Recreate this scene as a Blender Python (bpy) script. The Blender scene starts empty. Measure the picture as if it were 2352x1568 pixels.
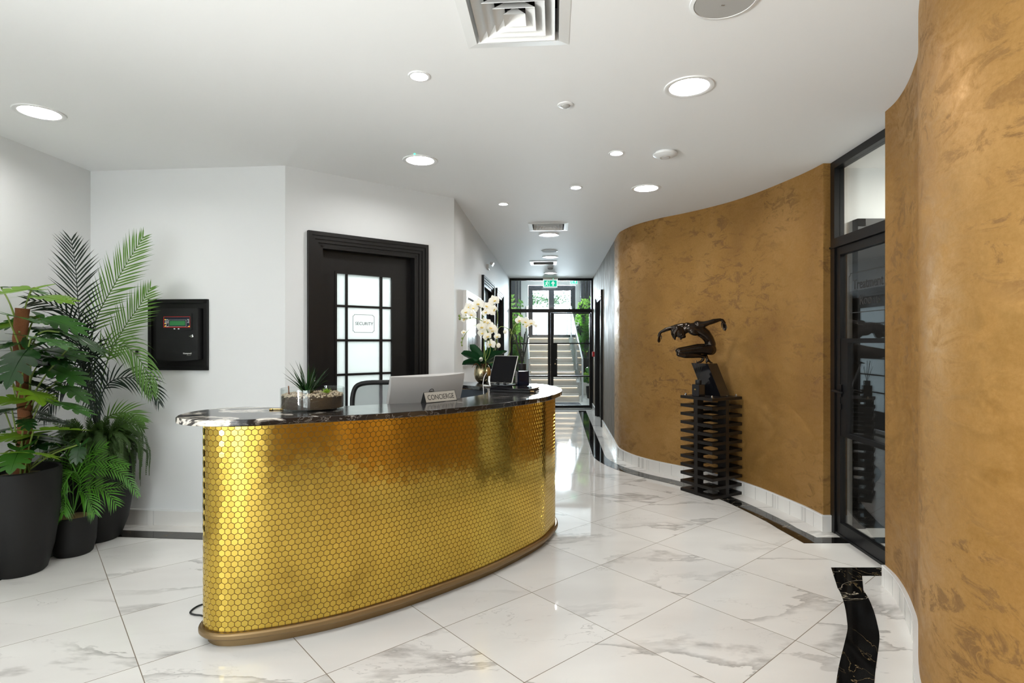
import bpy, bmesh, math, random
from mathutils import Vector, Matrix
from mathutils.geometry import tessellate_polygon
random.seed(7)
PI = math.pi
SC = bpy.context.scene
COL = SC.collection

# ------------------------------------------------------------------ survey
# camera at the origin, 1.425 m up, looking along +Y; pixels of the 2352x1568 frame
F, CX, CY, H, ZC = 1296.0, 1176.0, 784.0, 1.425, 2.765

def atz(px, py, z):
    Y = F * (H - z) / (py - CY)
    return Vector(((px - CX) / F * Y, Y, z))
def aty(px, py, Y):
    return Vector(((px - CX) / F * Y, Y, H - (py - CY) / F * Y))
def cei(px, py):
    return atz(px, py, ZC)

# ------------------------------------------------------------------ materials
def new_mat(name):
    m = bpy.data.materials.new(name); m.use_nodes = True
    nt = m.node_tree
    for n in list(nt.nodes): nt.nodes.remove(n)
    out = nt.nodes.new('ShaderNodeOutputMaterial')
    return m, nt, out
def N(nt, t, **kw):
    n = nt.nodes.new('ShaderNode' + t)
    for k, v in kw.items():
        if k in n.inputs: n.inputs[k].default_value = v
        else: setattr(n, k, v)
    return n
def srgb(r, g, b):
    f = lambda c: (c / 255 / 12.92) if c / 255 <= .04045 else ((c / 255 + .055) / 1.055) ** 2.4
    return (f(r), f(g), f(b), 1)
def pm(name, base, rough=.5, metal=0., bump=0., bscale=200., spec=.5, coat=0., var=0., trans=0., emit=None, estr=0.):
    m, nt, out = new_mat(name)
    p = N(nt, 'BsdfPrincipled')
    p.inputs['Base Color'].default_value = base
    p.inputs['Roughness'].default_value = rough
    p.inputs['Metallic'].default_value = metal
    p.inputs['Specular IOR Level'].default_value = spec
    p.inputs['Coat Weight'].default_value = coat
    p.inputs['Coat Roughness'].default_value = .05
    if emit:
        p.inputs['Emission Color'].default_value = emit
        p.inputs['Emission Strength'].default_value = estr
    nt.links.new(p.outputs[0], out.inputs[0])
    tc = N(nt, 'TexCoord')
    no = N(nt, 'TexNoise'); no.inputs['Scale'].default_value = bscale; no.inputs['Detail'].default_value = 3
    nt.links.new(tc.outputs['Object'], no.inputs['Vector'])
    if bump > 0:
        b = N(nt, 'Bump'); b.inputs['Strength'].default_value = bump; b.inputs['Distance'].default_value = .002
        nt.links.new(no.outputs['Fac'], b.inputs['Height']); nt.links.new(b.outputs[0], p.inputs['Normal'])
    if var > 0:
        mx = N(nt, 'Mix', data_type='RGBA')
        mx.inputs[6].default_value = tuple(c * (1 - var) for c in base[:3]) + (1,)
        mx.inputs[7].default_value = tuple(min(1, c * (1 + var)) for c in base[:3]) + (1,)
        nt.links.new(no.outputs['Fac'], mx.inputs[0]); nt.links.new(mx.outputs[2], p.inputs['Base Color'])
    return m
def emat(name, col, s):
    m, nt, out = new_mat(name)
    e = N(nt, 'Emission'); e.inputs[0].default_value = col; e.inputs[1].default_value = s
    nt.links.new(e.outputs[0], out.inputs[0])
    return m
def glass(name, tint=(.97, .985, .98, 1), refl=1.0, rough=0.):
    m, nt, out = new_mat(name)
    t = N(nt, 'BsdfTransparent'); t.inputs[0].default_value = tint
    g = N(nt, 'BsdfGlossy'); g.inputs['Roughness'].default_value = rough
    fr = N(nt, 'Fresnel'); ge = N(nt, 'NewGeometry')          # same reflectance on the way in and on the way out
    nt.links.new(mathn(nt, 'SUBTRACT', 1.5, mathn(nt, 'MULTIPLY', ge.outputs['Backfacing'], 1.5 - 1 / 1.5)), fr.inputs['IOR'])
    mu = N(nt, 'Math', operation='MULTIPLY'); mu.inputs[1].default_value = refl
    mx = N(nt, 'MixShader')
    nt.links.new(fr.outputs[0], mu.inputs[0]); nt.links.new(mu.outputs[0], mx.inputs[0])
    nt.links.new(t.outputs[0], mx.inputs[1]); nt.links.new(g.outputs[0], mx.inputs[2])
    nt.links.new(mx.outputs[0], out.inputs[0])
    return m
def leafmat(name, c1, c2, rough=.35, trans=.35):
    m, nt, out = new_mat(name)
    tc = N(nt, 'TexCoord'); no = N(nt, 'TexNoise'); no.inputs['Scale'].default_value = 9
    nt.links.new(tc.outputs['Object'], no.inputs['Vector'])
    mx = N(nt, 'Mix', data_type='RGBA'); mx.inputs[6].default_value = c1; mx.inputs[7].default_value = c2
    nt.links.new(no.outputs['Fac'], mx.inputs[0])
    p = N(nt, 'BsdfPrincipled'); p.inputs['Roughness'].default_value = rough
    nt.links.new(mx.outputs[2], p.inputs['Base Color'])
    tr = N(nt, 'BsdfTranslucent'); hs = N(nt, 'HueSaturation'); hs.inputs['Value'].default_value = 1.6; hs.inputs['Hue'].default_value = .485
    nt.links.new(mx.outputs[2], hs.inputs['Color']); nt.links.new(hs.outputs[0], tr.inputs[0])
    ms = N(nt, 'MixShader'); ms.inputs[0].default_value = trans
    nt.links.new(p.outputs[0], ms.inputs[1]); nt.links.new(tr.outputs[0], ms.inputs[2])
    nt.links.new(ms.outputs[0], out.inputs[0])
    return m

def mathn(nt, op, a, b=None, c=None, clamp=False):
    n = N(nt, 'Math', operation=op); n.use_clamp = clamp
    for i, x in enumerate((a, b, c)):
        if x is None: continue
        if isinstance(x, (int, float)): n.inputs[i].default_value = x
        else: nt.links.new(x, n.inputs[i])
    return n.outputs[0]
def ramp(nt, fac, stops):
    r = N(nt, 'ValToRGB'); cr = r.color_ramp
    while len(cr.elements) < len(stops): cr.elements.new(.5)
    for e, (pos, col) in zip(cr.elements, stops):
        e.position = pos; e.color = col if len(col) == 4 else tuple(col) + (1,)
    nt.links.new(fac, r.inputs[0])
    return r.outputs[0]
def mixc(nt, fac, a, b, blend='MIX'):
    m = N(nt, 'Mix', data_type='RGBA', blend_type=blend)
    for s, x in ((0, fac), (6, a), (7, b)):
        if isinstance(x, (int, float)): m.inputs[s].default_value = x
        elif isinstance(x, tuple): m.inputs[s].default_value = x
        else: nt.links.new(x, m.inputs[s])
    return m.outputs[2]
def noise(nt, vec, scale, detail=4, rough=.5, dist=0.):
    n = N(nt, 'TexNoise'); n.inputs['Scale'].default_value = scale; n.inputs['Detail'].default_value = detail
    n.inputs['Roughness'].default_value = rough; n.inputs['Distortion'].default_value = dist
    nt.links.new(vec, n.inputs['Vector'])
    return n.outputs['Fac']
def mapping(nt, vec, loc=(0, 0, 0), rot=(0, 0, 0), sc=(1, 1, 1)):
    m = N(nt, 'Mapping'); m.inputs['Location'].default_value = loc; m.inputs['Rotation'].default_value = rot; m.inputs['Scale'].default_value = sc
    nt.links.new(vec, m.inputs['Vector'])
    return m.outputs[0]

# tile grid measured on the floor: 0.6 m squares turned 40.9 degrees
TH, TX, TY, TS = .7134, -1.3251 * .6, 4.0325 * .6, .6
def marble_floor(name, tiled=True):
    m, nt, out = new_mat(name)
    tc = N(nt, 'TexCoord'); P = tc.outputs['Object']
    sx = N(nt, 'SeparateXYZ'); nt.links.new(P, sx.inputs[0])
    dx = mathn(nt, 'SUBTRACT', sx.outputs[0], TX); dy = mathn(nt, 'SUBTRACT', sx.outputs[1], TY)
    c, s = math.cos(TH) / TS, math.sin(TH) / TS
    i = mathn(nt, 'ADD', mathn(nt, 'MULTIPLY', dx, c), mathn(nt, 'MULTIPLY', dy, s))
    j = mathn(nt, 'SUBTRACT', mathn(nt, 'MULTIPLY', dx, s), mathn(nt, 'MULTIPLY', dy, c))
    fi, fj = mathn(nt, 'FLOOR', i), mathn(nt, 'FLOOR', j)
    cid = N(nt, 'CombineXYZ'); nt.links.new(fi, cid.inputs[0]); nt.links.new(fj, cid.inputs[1])
    wn = N(nt, 'TexWhiteNoise'); wn.noise_dimensions = '2D'; nt.links.new(cid.outputs[0], wn.inputs['Vector'])
    off = N(nt, 'VectorMath', operation='SCALE'); off.inputs[3].default_value = 23. if tiled else 0.
    nt.links.new(wn.outputs['Color'], off.inputs[0])
    ve = N(nt, 'CombineXYZ')
    nt.links.new(mathn(nt, 'MULTIPLY', mathn(nt, 'ADD', mathn(nt, 'MULTIPLY', i, .8), mathn(nt, 'MULTIPLY', j, .6)), .42), ve.inputs[0])
    nt.links.new(mathn(nt, 'SUBTRACT', mathn(nt, 'MULTIPLY', j, .8), mathn(nt, 'MULTIPLY', i, .6)), ve.inputs[1])
    ad = N(nt, 'VectorMath', operation='ADD'); nt.links.new(ve.outputs[0], ad.inputs[0]); nt.links.new(off.outputs[0], ad.inputs[1])
    V = ad.outputs[0]
    n1 = noise(nt, V, 1.15, 6, .58, .35)
    d = mathn(nt, 'SUBTRACT', n1, .5)
    # thin vein where the field crosses, a soft grey wash on one side of it
    thin = mathn(nt, 'SUBTRACT', 1., mathn(nt, 'DIVIDE', mathn(nt, 'ABSOLUTE', d), .011), clamp=True)
    wash = ramp(nt, d, [(0, (0, 0, 0)), (.002, (.72, .72, .72)), (.05, (0, 0, 0))])
    msk = ramp(nt, noise(nt, V, .75, 2, .5), [(.45, (0, 0, 0)), (.56, (1, 1, 1))])
    n2 = noise(nt, mapping(nt, V, (4, 7, 2)), 2.6, 5, .6, .5)
    thin2 = mathn(nt, 'SUBTRACT', 1., mathn(nt, 'DIVIDE', mathn(nt, 'ABSOLUTE', mathn(nt, 'SUBTRACT', n2, .5)), .007), clamp=True)
    msk2 = ramp(nt, noise(nt, mapping(nt, V, (1, 3, 9)), 1.3, 2, .5), [(.53, (0, 0, 0)), (.66, (1, 1, 1))])
    v = mathn(nt, 'MAXIMUM', mathn(nt, 'MULTIPLY', mathn(nt, 'MAXIMUM', mathn(nt, 'MULTIPLY', thin, .8), wash), msk),
              mathn(nt, 'MULTIPLY', mathn(nt, 'MULTIPLY', thin2, msk2), .5))
    fine = noise(nt, V, 14, 4, .7)
    v = mathn(nt, 'MULTIPLY', v, ramp(nt, fine, [(.3, (.55, .55, .55)), (.65, (1, 1, 1))]))
    cloud = ramp(nt, noise(nt, V, 1.6, 3, .5), [(.3, (.76, .735, .70)), (.7, (.86, .84, .80))])
    col = mixc(nt, v, cloud, (.27, .25, .23, 1))
    if tiled:
        def line(x):
            fr = mathn(nt, 'FRACT', mathn(nt, 'ADD', x, .5))
            return mathn(nt, 'LESS_THAN', mathn(nt, 'ABSOLUTE', mathn(nt, 'SUBTRACT', fr, .5)), .0032)
        g = mathn(nt, 'MAXIMUM', line(i), line(j))
        col = mixc(nt, g, col, (.2, .16, .115, 1))
    p = N(nt, 'BsdfPrincipled'); nt.links.new(col, p.inputs['Base Color'])
    p.inputs['Specular IOR Level'].default_value = .55
    if tiled: nt.links.new(mathn(nt, 'ADD', mathn(nt, 'MULTIPLY', g, .5), .045), p.inputs['Roughness'])
    else: p.inputs['Roughness'].default_value = .07
    b = N(nt, 'Bump'); b.inputs['Strength'].default_value = .06; b.inputs['Distance'].default_value = .004
    nt.links.new(noise(nt, P, 7, 2, .5), b.inputs['Height']); nt.links.new(b.outputs[0], p.inputs['Normal'])
    nt.links.new(p.outputs[0], out.inputs[0])
    return m
def black_marble(name):
    m, nt, out = new_mat(name)
    tc = N(nt, 'TexCoord'); P = tc.outputs['Object']
    wv = mapping(nt, P, (.3, .2, 0), (0, 0, .5), (1, 2.4, 1))
    n1 = noise(nt, wv, 1.9, 5, .55, .6)
    t1 = mathn(nt, 'SUBTRACT', 1., mathn(nt, 'DIVIDE', mathn(nt, 'ABSOLUTE', mathn(nt, 'SUBTRACT', n1, .5)), .006), clamp=True)
    n2 = noise(nt, mapping(nt, P, (3, 1, 0), (0, 0, -.4), (2.2, 1, 1)), 2.6, 5, .55, .8)
    t2 = mathn(nt, 'SUBTRACT', 1., mathn(nt, 'DIVIDE', mathn(nt, 'ABSOLUTE', mathn(nt, 'SUBTRACT', n2, .5)), .004), clamp=True)
    m1 = ramp(nt, noise(nt, P, 1.4, 2), [(.47, (0, 0, 0)), (.56, (1, 1, 1))])
    col = mixc(nt, mathn(nt, 'MULTIPLY', t1, m1), (.005, .0047, .0045, 1), (.6, .53, .4, 1))
    col = mixc(nt, mathn(nt, 'MULTIPLY', mathn(nt, 'MULTIPLY', t2, .6), ramp(nt, noise(nt, mapping(nt, P, (7, 3, 0)), 1.7, 2), [(.5, (0, 0, 0)), (.58, (1, 1, 1))])), col, (.5, .36, .17, 1))
    p = N(nt, 'BsdfPrincipled'); nt.links.new(col, p.inputs['Base Color']); p.inputs['Roughness'].default_value = .06
    p.inputs['Specular IOR Level'].default_value = .5
    nt.links.new(p.outputs[0], out.inputs[0])
    return m
def counter_marble(name):
    m, nt, out = new_mat(name)
    tc = N(nt, 'TexCoord'); P = tc.outputs['Object']
    sx = N(nt, 'SeparateXYZ'); nt.links.new(P, sx.inputs[0])
    V = mapping(nt, P, (0, 0, 0), (0, 0, -.45), (1.0, 2.1, 2.5))
    n1 = noise(nt, V, 3.3, 8, .62, 1.3)
    # the stone has its big white drifts towards the left end
    bias = N(nt, 'MapRange'); bias.inputs['From Min'].default_value = -1.7; bias.inputs['From Max'].default_value = -.15
    bias.inputs['To Min'].default_value = .15; bias.inputs['To Max'].default_value = -.07
    nt.links.new(sx.outputs[0], bias.inputs['Value'])
    f = mathn(nt, 'ADD', n1, bias.outputs[0])
    col = ramp(nt, f, [(.0, (.005, .005, .006)), (.53, (.012, .011, .012)), (.575, (.16, .145, .13)), (.60, (.62, .57, .5)), (.66, (.72, .68, .62)), (.74, (.06, .055, .05))])
    n2 = noise(nt, mapping(nt, P, (5, 2, 0), (0, 0, .3), (1, 2.6, 2)), 6, 6, .6, .8)
    t2 = mathn(nt, 'SUBTRACT', 1., mathn(nt, 'DIVIDE', mathn(nt, 'ABSOLUTE', mathn(nt, 'SUBTRACT', n2, .5)), .012), clamp=True)
    col = mixc(nt, mathn(nt, 'MULTIPLY', t2, .35), col, (.4, .36, .32, 1))
    p = N(nt, 'BsdfPrincipled'); nt.links.new(col, p.inputs['Base Color']); p.inputs['Roughness'].default_value = .13
    p.inputs['Specular IOR Level'].default_value = .6
    b = N(nt, 'Bump'); b.inputs['Strength'].default_value = .12; b.inputs['Distance'].default_value = .002
    nt.links.new(noise(nt, P, 60, 3, .6), b.inputs['Height']); nt.links.new(b.outputs[0], p.inputs['Normal'])
    nt.links.new(p.outputs[0], out.inputs[0])
    return m
def gold_plaster(name):
    m, nt, out = new_mat(name)
    tc = N(nt, 'TexCoord'); P = tc.outputs['Object']
    W = mapping(nt, P, (0, 0, 0), (.5, .3, .2), (1.5, 1.5, 1))
    big = noise(nt, W, 1.3, 4, .55, .4)
    mid = noise(nt, mapping(nt, P, (2, 5, 1), (.9, .5, .3), (1.3, 1.3, 2.4)), 5.2, 10, .72, .7)
    fine = noise(nt, P, 60, 4, .7)
    patch = ramp(nt, mid, [(.41, (1, 1, 1)), (.475, (0, 0, 0))])
    col = ramp(nt, big, [(.28, (.29, .142, .032)), (.5, (.385, .202, .045)), (.72, (.46, .257, .075))])
    col = mixc(nt, mathn(nt, 'MULTIPLY', patch, ramp(nt, noise(nt, P, 1.7, 3), [(.38, (0, 0, 0)), (.58, (.8, .8, .8))])), col, (.17, .088, .028, 1))
    col = mixc(nt, .25, col, ramp(nt, fine, [(.3, (.22, .11, .035)), (.7, (.5, .29, .12))]))
    p = N(nt, 'BsdfPrincipled'); nt.links.new(col, p.inputs['Base Color'])
    p.inputs['Metallic'].default_value = .55
    rough = ramp(nt, mid, [(.35, (.72, .72, .72)), (.62, (.40, .40, .40))])
    nt.links.new(rough, p.inputs['Roughness'])
    b = N(nt, 'Bump'); b.inputs['Strength'].default_value = .35; b.inputs['Distance'].default_value = .004
    nt.links.new(mathn(nt, 'ADD', mid, mathn(nt, 'MULTIPLY', fine, .25)), b.inputs['Height']); nt.links.new(b.outputs[0], p.inputs['Normal'])
    nt.links.new(p.outputs[0], out.inputs[0])
    return m
def streaked_plaster(name):
    m, nt, out = new_mat(name)
    tc = N(nt, 'TexCoord'); P = tc.outputs['Object']
    s = noise(nt, mapping(nt, P, (0, 0, 0), (0, 0, 0), (9, 9, 1.1)), 3.2, 8, .66, .3)
    big = noise(nt, P, 1.1, 3)
    col = ramp(nt, s, [(.34, (.075, .058, .042)), (.52, (.155, .118, .082)), (.66, (.27, .22, .165))])
    col = mixc(nt, big, col, (.13, .095, .06, 1))
    p = N(nt, 'BsdfPrincipled'); nt.links.new(col, p.inputs['Base Color']); p.inputs['Metallic'].default_value = .45
    nt.links.new(ramp(nt, s, [(.4, (.75, .75, .75)), (.66, (.42, .42, .42))]), p.inputs['Roughness'])
    b = N(nt, 'Bump'); b.inputs['Strength'].default_value = .45; b.inputs['Distance'].default_value = .004
    nt.links.new(s, b.inputs['Height']); nt.links.new(b.outputs[0], p.inputs['Normal'])
    nt.links.new(p.outputs[0], out.inputs[0])
    return m
def photo_print(name):
    m, nt, out = new_mat(name)
    tc = N(nt, 'TexCoord'); P = tc.outputs['Object']
    v = noise(nt, mapping(nt, P, (0, 0, 0), (0, 0, 0), (9, 9, .7)), 1.6, 4, .6, .3)
    sx = N(nt, 'SeparateXYZ'); nt.links.new(P, sx.inputs[0])
    col = ramp(nt, v, [(.35, (.01, .01, .012)), (.52, (.12, .125, .13)), (.66, (.55, .56, .57))])
    low = mathn(nt, 'LESS_THAN', sx.outputs[2], .19)
    col = mixc(nt, low, col, (.3, .3, .3, 1))
    p = N(nt, 'BsdfPrincipled'); nt.links.new(col, p.inputs['Base Color']); p.inputs['Roughness'].default_value = .25; p.inputs['Specular IOR Level'].default_value = .25
    nt.links.new(p.outputs[0], out.inputs[0])
    return m

M = {}
M['wall'] = pm('white_paint', (.775, .78, .775, 1), .55, bump=.05, bscale=300)
M['ceil'] = pm('ceiling_paint', (.90, .90, .895, 1), .6)
M['floor'] = marble_floor('marble_tile')
M['strip'] = marble_floor('marble_border', False)
M['base_marble'] = marble_floor('marble_skirting', False)
M['band'] = black_marble('black_marble_band')
M['counter'] = counter_marble('black_white_marble')
M['gold_wall'] = gold_plaster('gold_plaster')
M['streak_wall'] = streaked_plaster('streaked_plaster')
M['back_wall'] = pm('dark_back_wall', (.13, .12, .105, 1), .6)
M['hex'] = pm('brushed_gold_tile', (.57, .40, .075, 1), .16, 1., bump=.10, bscale=90)
M['grout'] = pm('brown_grout', (.19, .115, .042, 1), .8)
M['bronze_trim'] = pm('bronze_trim', (.26, .175, .085, 1), .4, .85)
M['black_frame'] = pm('black_metal_frame', (.0045, .0045, .005, 1), .38, 0, spec=.3)
M['black_wood'] = pm('black_stained_wood', (.0055, .005, .005, 1), .42, bump=.25, bscale=55, spec=.28)
M['black_plastic'] = pm('black_plastic', (.008, .008, .0085, 1), .5, spec=.35, bump=.15, bscale=900)
M['gloss_black'] = pm('gloss_black', (.006, .006, .008, 1), .06)
M['pot'] = pm('matt_black_pot', (.0085, .0083, .008, 1), .6, bump=.12, bscale=600, spec=.3)
M['white_plastic'] = pm('white_plastic', (.78, .78, .77, 1), .4)
M['white_trim'] = pm('white_trim', (.82, .82, .81, 1), .35)
M['grey_grille'] = pm('grey_grille', (.42, .41, .39, 1), .7, bump=.3, bscale=900)
M['dark_void'] = pm('dark_void', (.02, .02, .02, 1), .8)  # near-black paint stands in for shade inside vents and the panel seam
M['chrome'] = pm('chrome', (.75, .75, .74, 1), .15, 1)
M['steel'] = pm('brushed_steel', (.5, .5, .5, 1), .3, 1)
M['glass'] = glass('clear_glass')
M['door_glass'] = glass('door_glass', (.80, .81, .80, 1), 1.25)
M['dimming_glass'] = glass('dimming_door_glass', (.70, .71, .71, 1), 1.25)  # grey tint stands in for the dimness of the room beyond
M['bowl_glass'] = glass('bowl_glass', (.96, .98, .975, 1), .8)
M['lamp'] = emat('lamp_diffuser', (1, .995, .98, 1), 130)
M['spot'] = emat('spot_lens', (1, .99, .97, 1), 260)
M['led'] = emat('warm_led', (1, .78, .55, 1), 5)
M['green_led'] = emat('green_led', (.05, 1, .45, 1), 4)
M['exit_green'] = pm('exit_green', (.0, .35, .2, 1), .4, emit=(.0, .62, .36, 1), estr=.8)
M['exit_white'] = pm('exit_white', (.85, .9, .88, 1), .4, emit=(.85, 1, .95, 1), estr=.75)
M['soil'] = pm('soil', (.045, .028, .017, 1), .95, bump=.8, bscale=160, var=.5)
M['moss'] = pm('dry_moss', (.13, .09, .03, 1), .95, bump=1., bscale=220, var=.6)
M['pole'] = pm('coir_pole', (.16, .055, .018, 1), .95, bump=1., bscale=260, var=.5)
M['stem'] = pm('green_stem', (.16, .22, .04, 1), .5)
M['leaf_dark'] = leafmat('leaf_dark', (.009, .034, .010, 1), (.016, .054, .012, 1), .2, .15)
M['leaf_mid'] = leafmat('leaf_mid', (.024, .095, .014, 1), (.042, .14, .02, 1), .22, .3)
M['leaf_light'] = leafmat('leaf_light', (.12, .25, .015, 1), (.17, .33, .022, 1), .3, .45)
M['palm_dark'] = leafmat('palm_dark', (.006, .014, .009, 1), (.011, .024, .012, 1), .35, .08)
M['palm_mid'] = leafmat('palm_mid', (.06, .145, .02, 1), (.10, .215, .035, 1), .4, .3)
M['palm_bright'] = leafmat('palm_bright', (.035, .145, .009, 1), (.075, .24, .018, 1), .35, .3)
M['fern'] = leafmat('fern', (.022, .06, .009, 1), (.05, .10, .018, 1), .5, .25)
M['orchid_leaf'] = leafmat('orchid_leaf', (.008, .04, .012, 1), (.012, .06, .02, 1), .22, .1)
M['petal'] = leafmat('orchid_petal', (.80, .77, .68, 1), (.86, .84, .78, 1), .5, .4)
M['lip'] = pm('orchid_lip', (.75, .55, .12, 1), .5)
M['bud'] = pm('orchid_bud', (.55, .52, .28, 1), .5)
M['gold_vase'] = pm('champagne_metal', (.42, .355, .22, 1), .26, 1, bump=.5, bscale=14)
M['pebble'] = pm('pebbles', (.56, .45, .33, 1), .7, var=.6, bscale=60)
M['bronze'] = pm('patinated_bronze', (.032, .025, .02, 1), .2, .85, bump=.4, bscale=55, var=.5)
M['ebony'] = pm('ebony_wood', (.0085, .0065, .0055, 1), .45, bump=.2, bscale=80, spec=.3)
M['navy'] = pm('slate_blue_laminate', (.022, .032, .045, 1), .45)
M['screen'] = pm('dark_screen', (.003, .003, .004, 1), .12, spec=.2)
M['alu'] = pm('aluminium', (.6, .58, .54, 1), .32, .9)
M['mon_white'] = pm('monitor_white', (.47, .46, .45, 1), .45)
M['plate'] = pm('brushed_sign_plate', (.36, .34, .31, 1), .38, .7)
M['ink'] = pm('black_ink', (.012, .012, .012, 1), .6)
M['grey_ink'] = pm('grey_vinyl', (.03, .03, .03, 1), .6)
M['blue_glass'] = pm('navy_bottle_glass', (.001, .004, .015, 1), .08, spec=.25)
M['reed'] = pm('black_reed', (.01, .01, .01, 1), .7)
M['red'] = pm('red_plastic', (.5, .02, .02, 1), .4)
M['lcd'] = pm('green_lcd', (.03, .13, .05, 1), .25, emit=(.03, .2, .06, 1), estr=.25)
M['display'] = pm('panel_display', (.02, .026, .04, 1), .15)
M['brass'] = pm('brass', (.75, .52, .18, 1), .25, 1)
M['amber'] = emat('amber_led', (1, .45, .03, 1), 2.0)
M['white_cord'] = pm('white_cord', (.72, .71, .69, 1), .5)
M['black_cord'] = pm('black_cord', (.01, .01, .01, 1), .5)
M['stone_dark'] = pm('dark_stone', (.02, .021, .026, 1), .25, bump=.1)
M['step'] = pm('stair_marble', (.5, .47, .43, 1), .3, var=.15, bscale=3)
M['mat'] = pm('door_mat', (.03, .035, .045, 1), .95, bump=.6, bscale=300)
M['print'] = photo_print('monochrome_print')
M['terracotta'] = pm('terracotta', (.4, .14, .05, 1), .8)
def frosted(name):
    m, nt, out = new_mat(name)
    t = N(nt, 'BsdfTranslucent'); t.inputs[0].default_value = (.86, .9, .89, 1)
    d = N(nt, 'BsdfPrincipled'); d.inputs['Base Color'].default_value = (.75, .78, .77, 1); d.inputs['Roughness'].default_value = .25
    mx = N(nt, 'MixShader'); mx.inputs[0].default_value = .72
    nt.links.new(d.outputs[0], mx.inputs[1]); nt.links.new(t.outputs[0], mx.inputs[2]); nt.links.new(mx.outputs[0], out.inputs[0])
    return m
M['frosted'] = frosted('frosted_glass')
def mesh_fabric(name):
    m, nt, out = new_mat(name)
    tc = N(nt, 'TexCoord'); ck = N(nt, 'TexWave'); ck.inputs['Scale'].default_value = 160
    nt.links.new(tc.outputs['Object'], ck.inputs['Vector'])
    d = N(nt, 'BsdfDiffuse'); d.inputs[0].default_value = (.16, .16, .17, 1)
    t = N(nt, 'BsdfTransparent')
    mx = N(nt, 'MixShader')
    nt.links.new(mathn(nt, 'MULTIPLY', ck.outputs['Fac'], .6), mx.inputs[0]); nt.links.new(d.outputs[0], mx.inputs[1]); nt.links.new(t.outputs[0], mx.inputs[2])
    nt.links.new(mx.outputs[0], out.inputs[0])
    return m
M['mesh_fabric'] = mesh_fabric('mesh_fabric')

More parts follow.
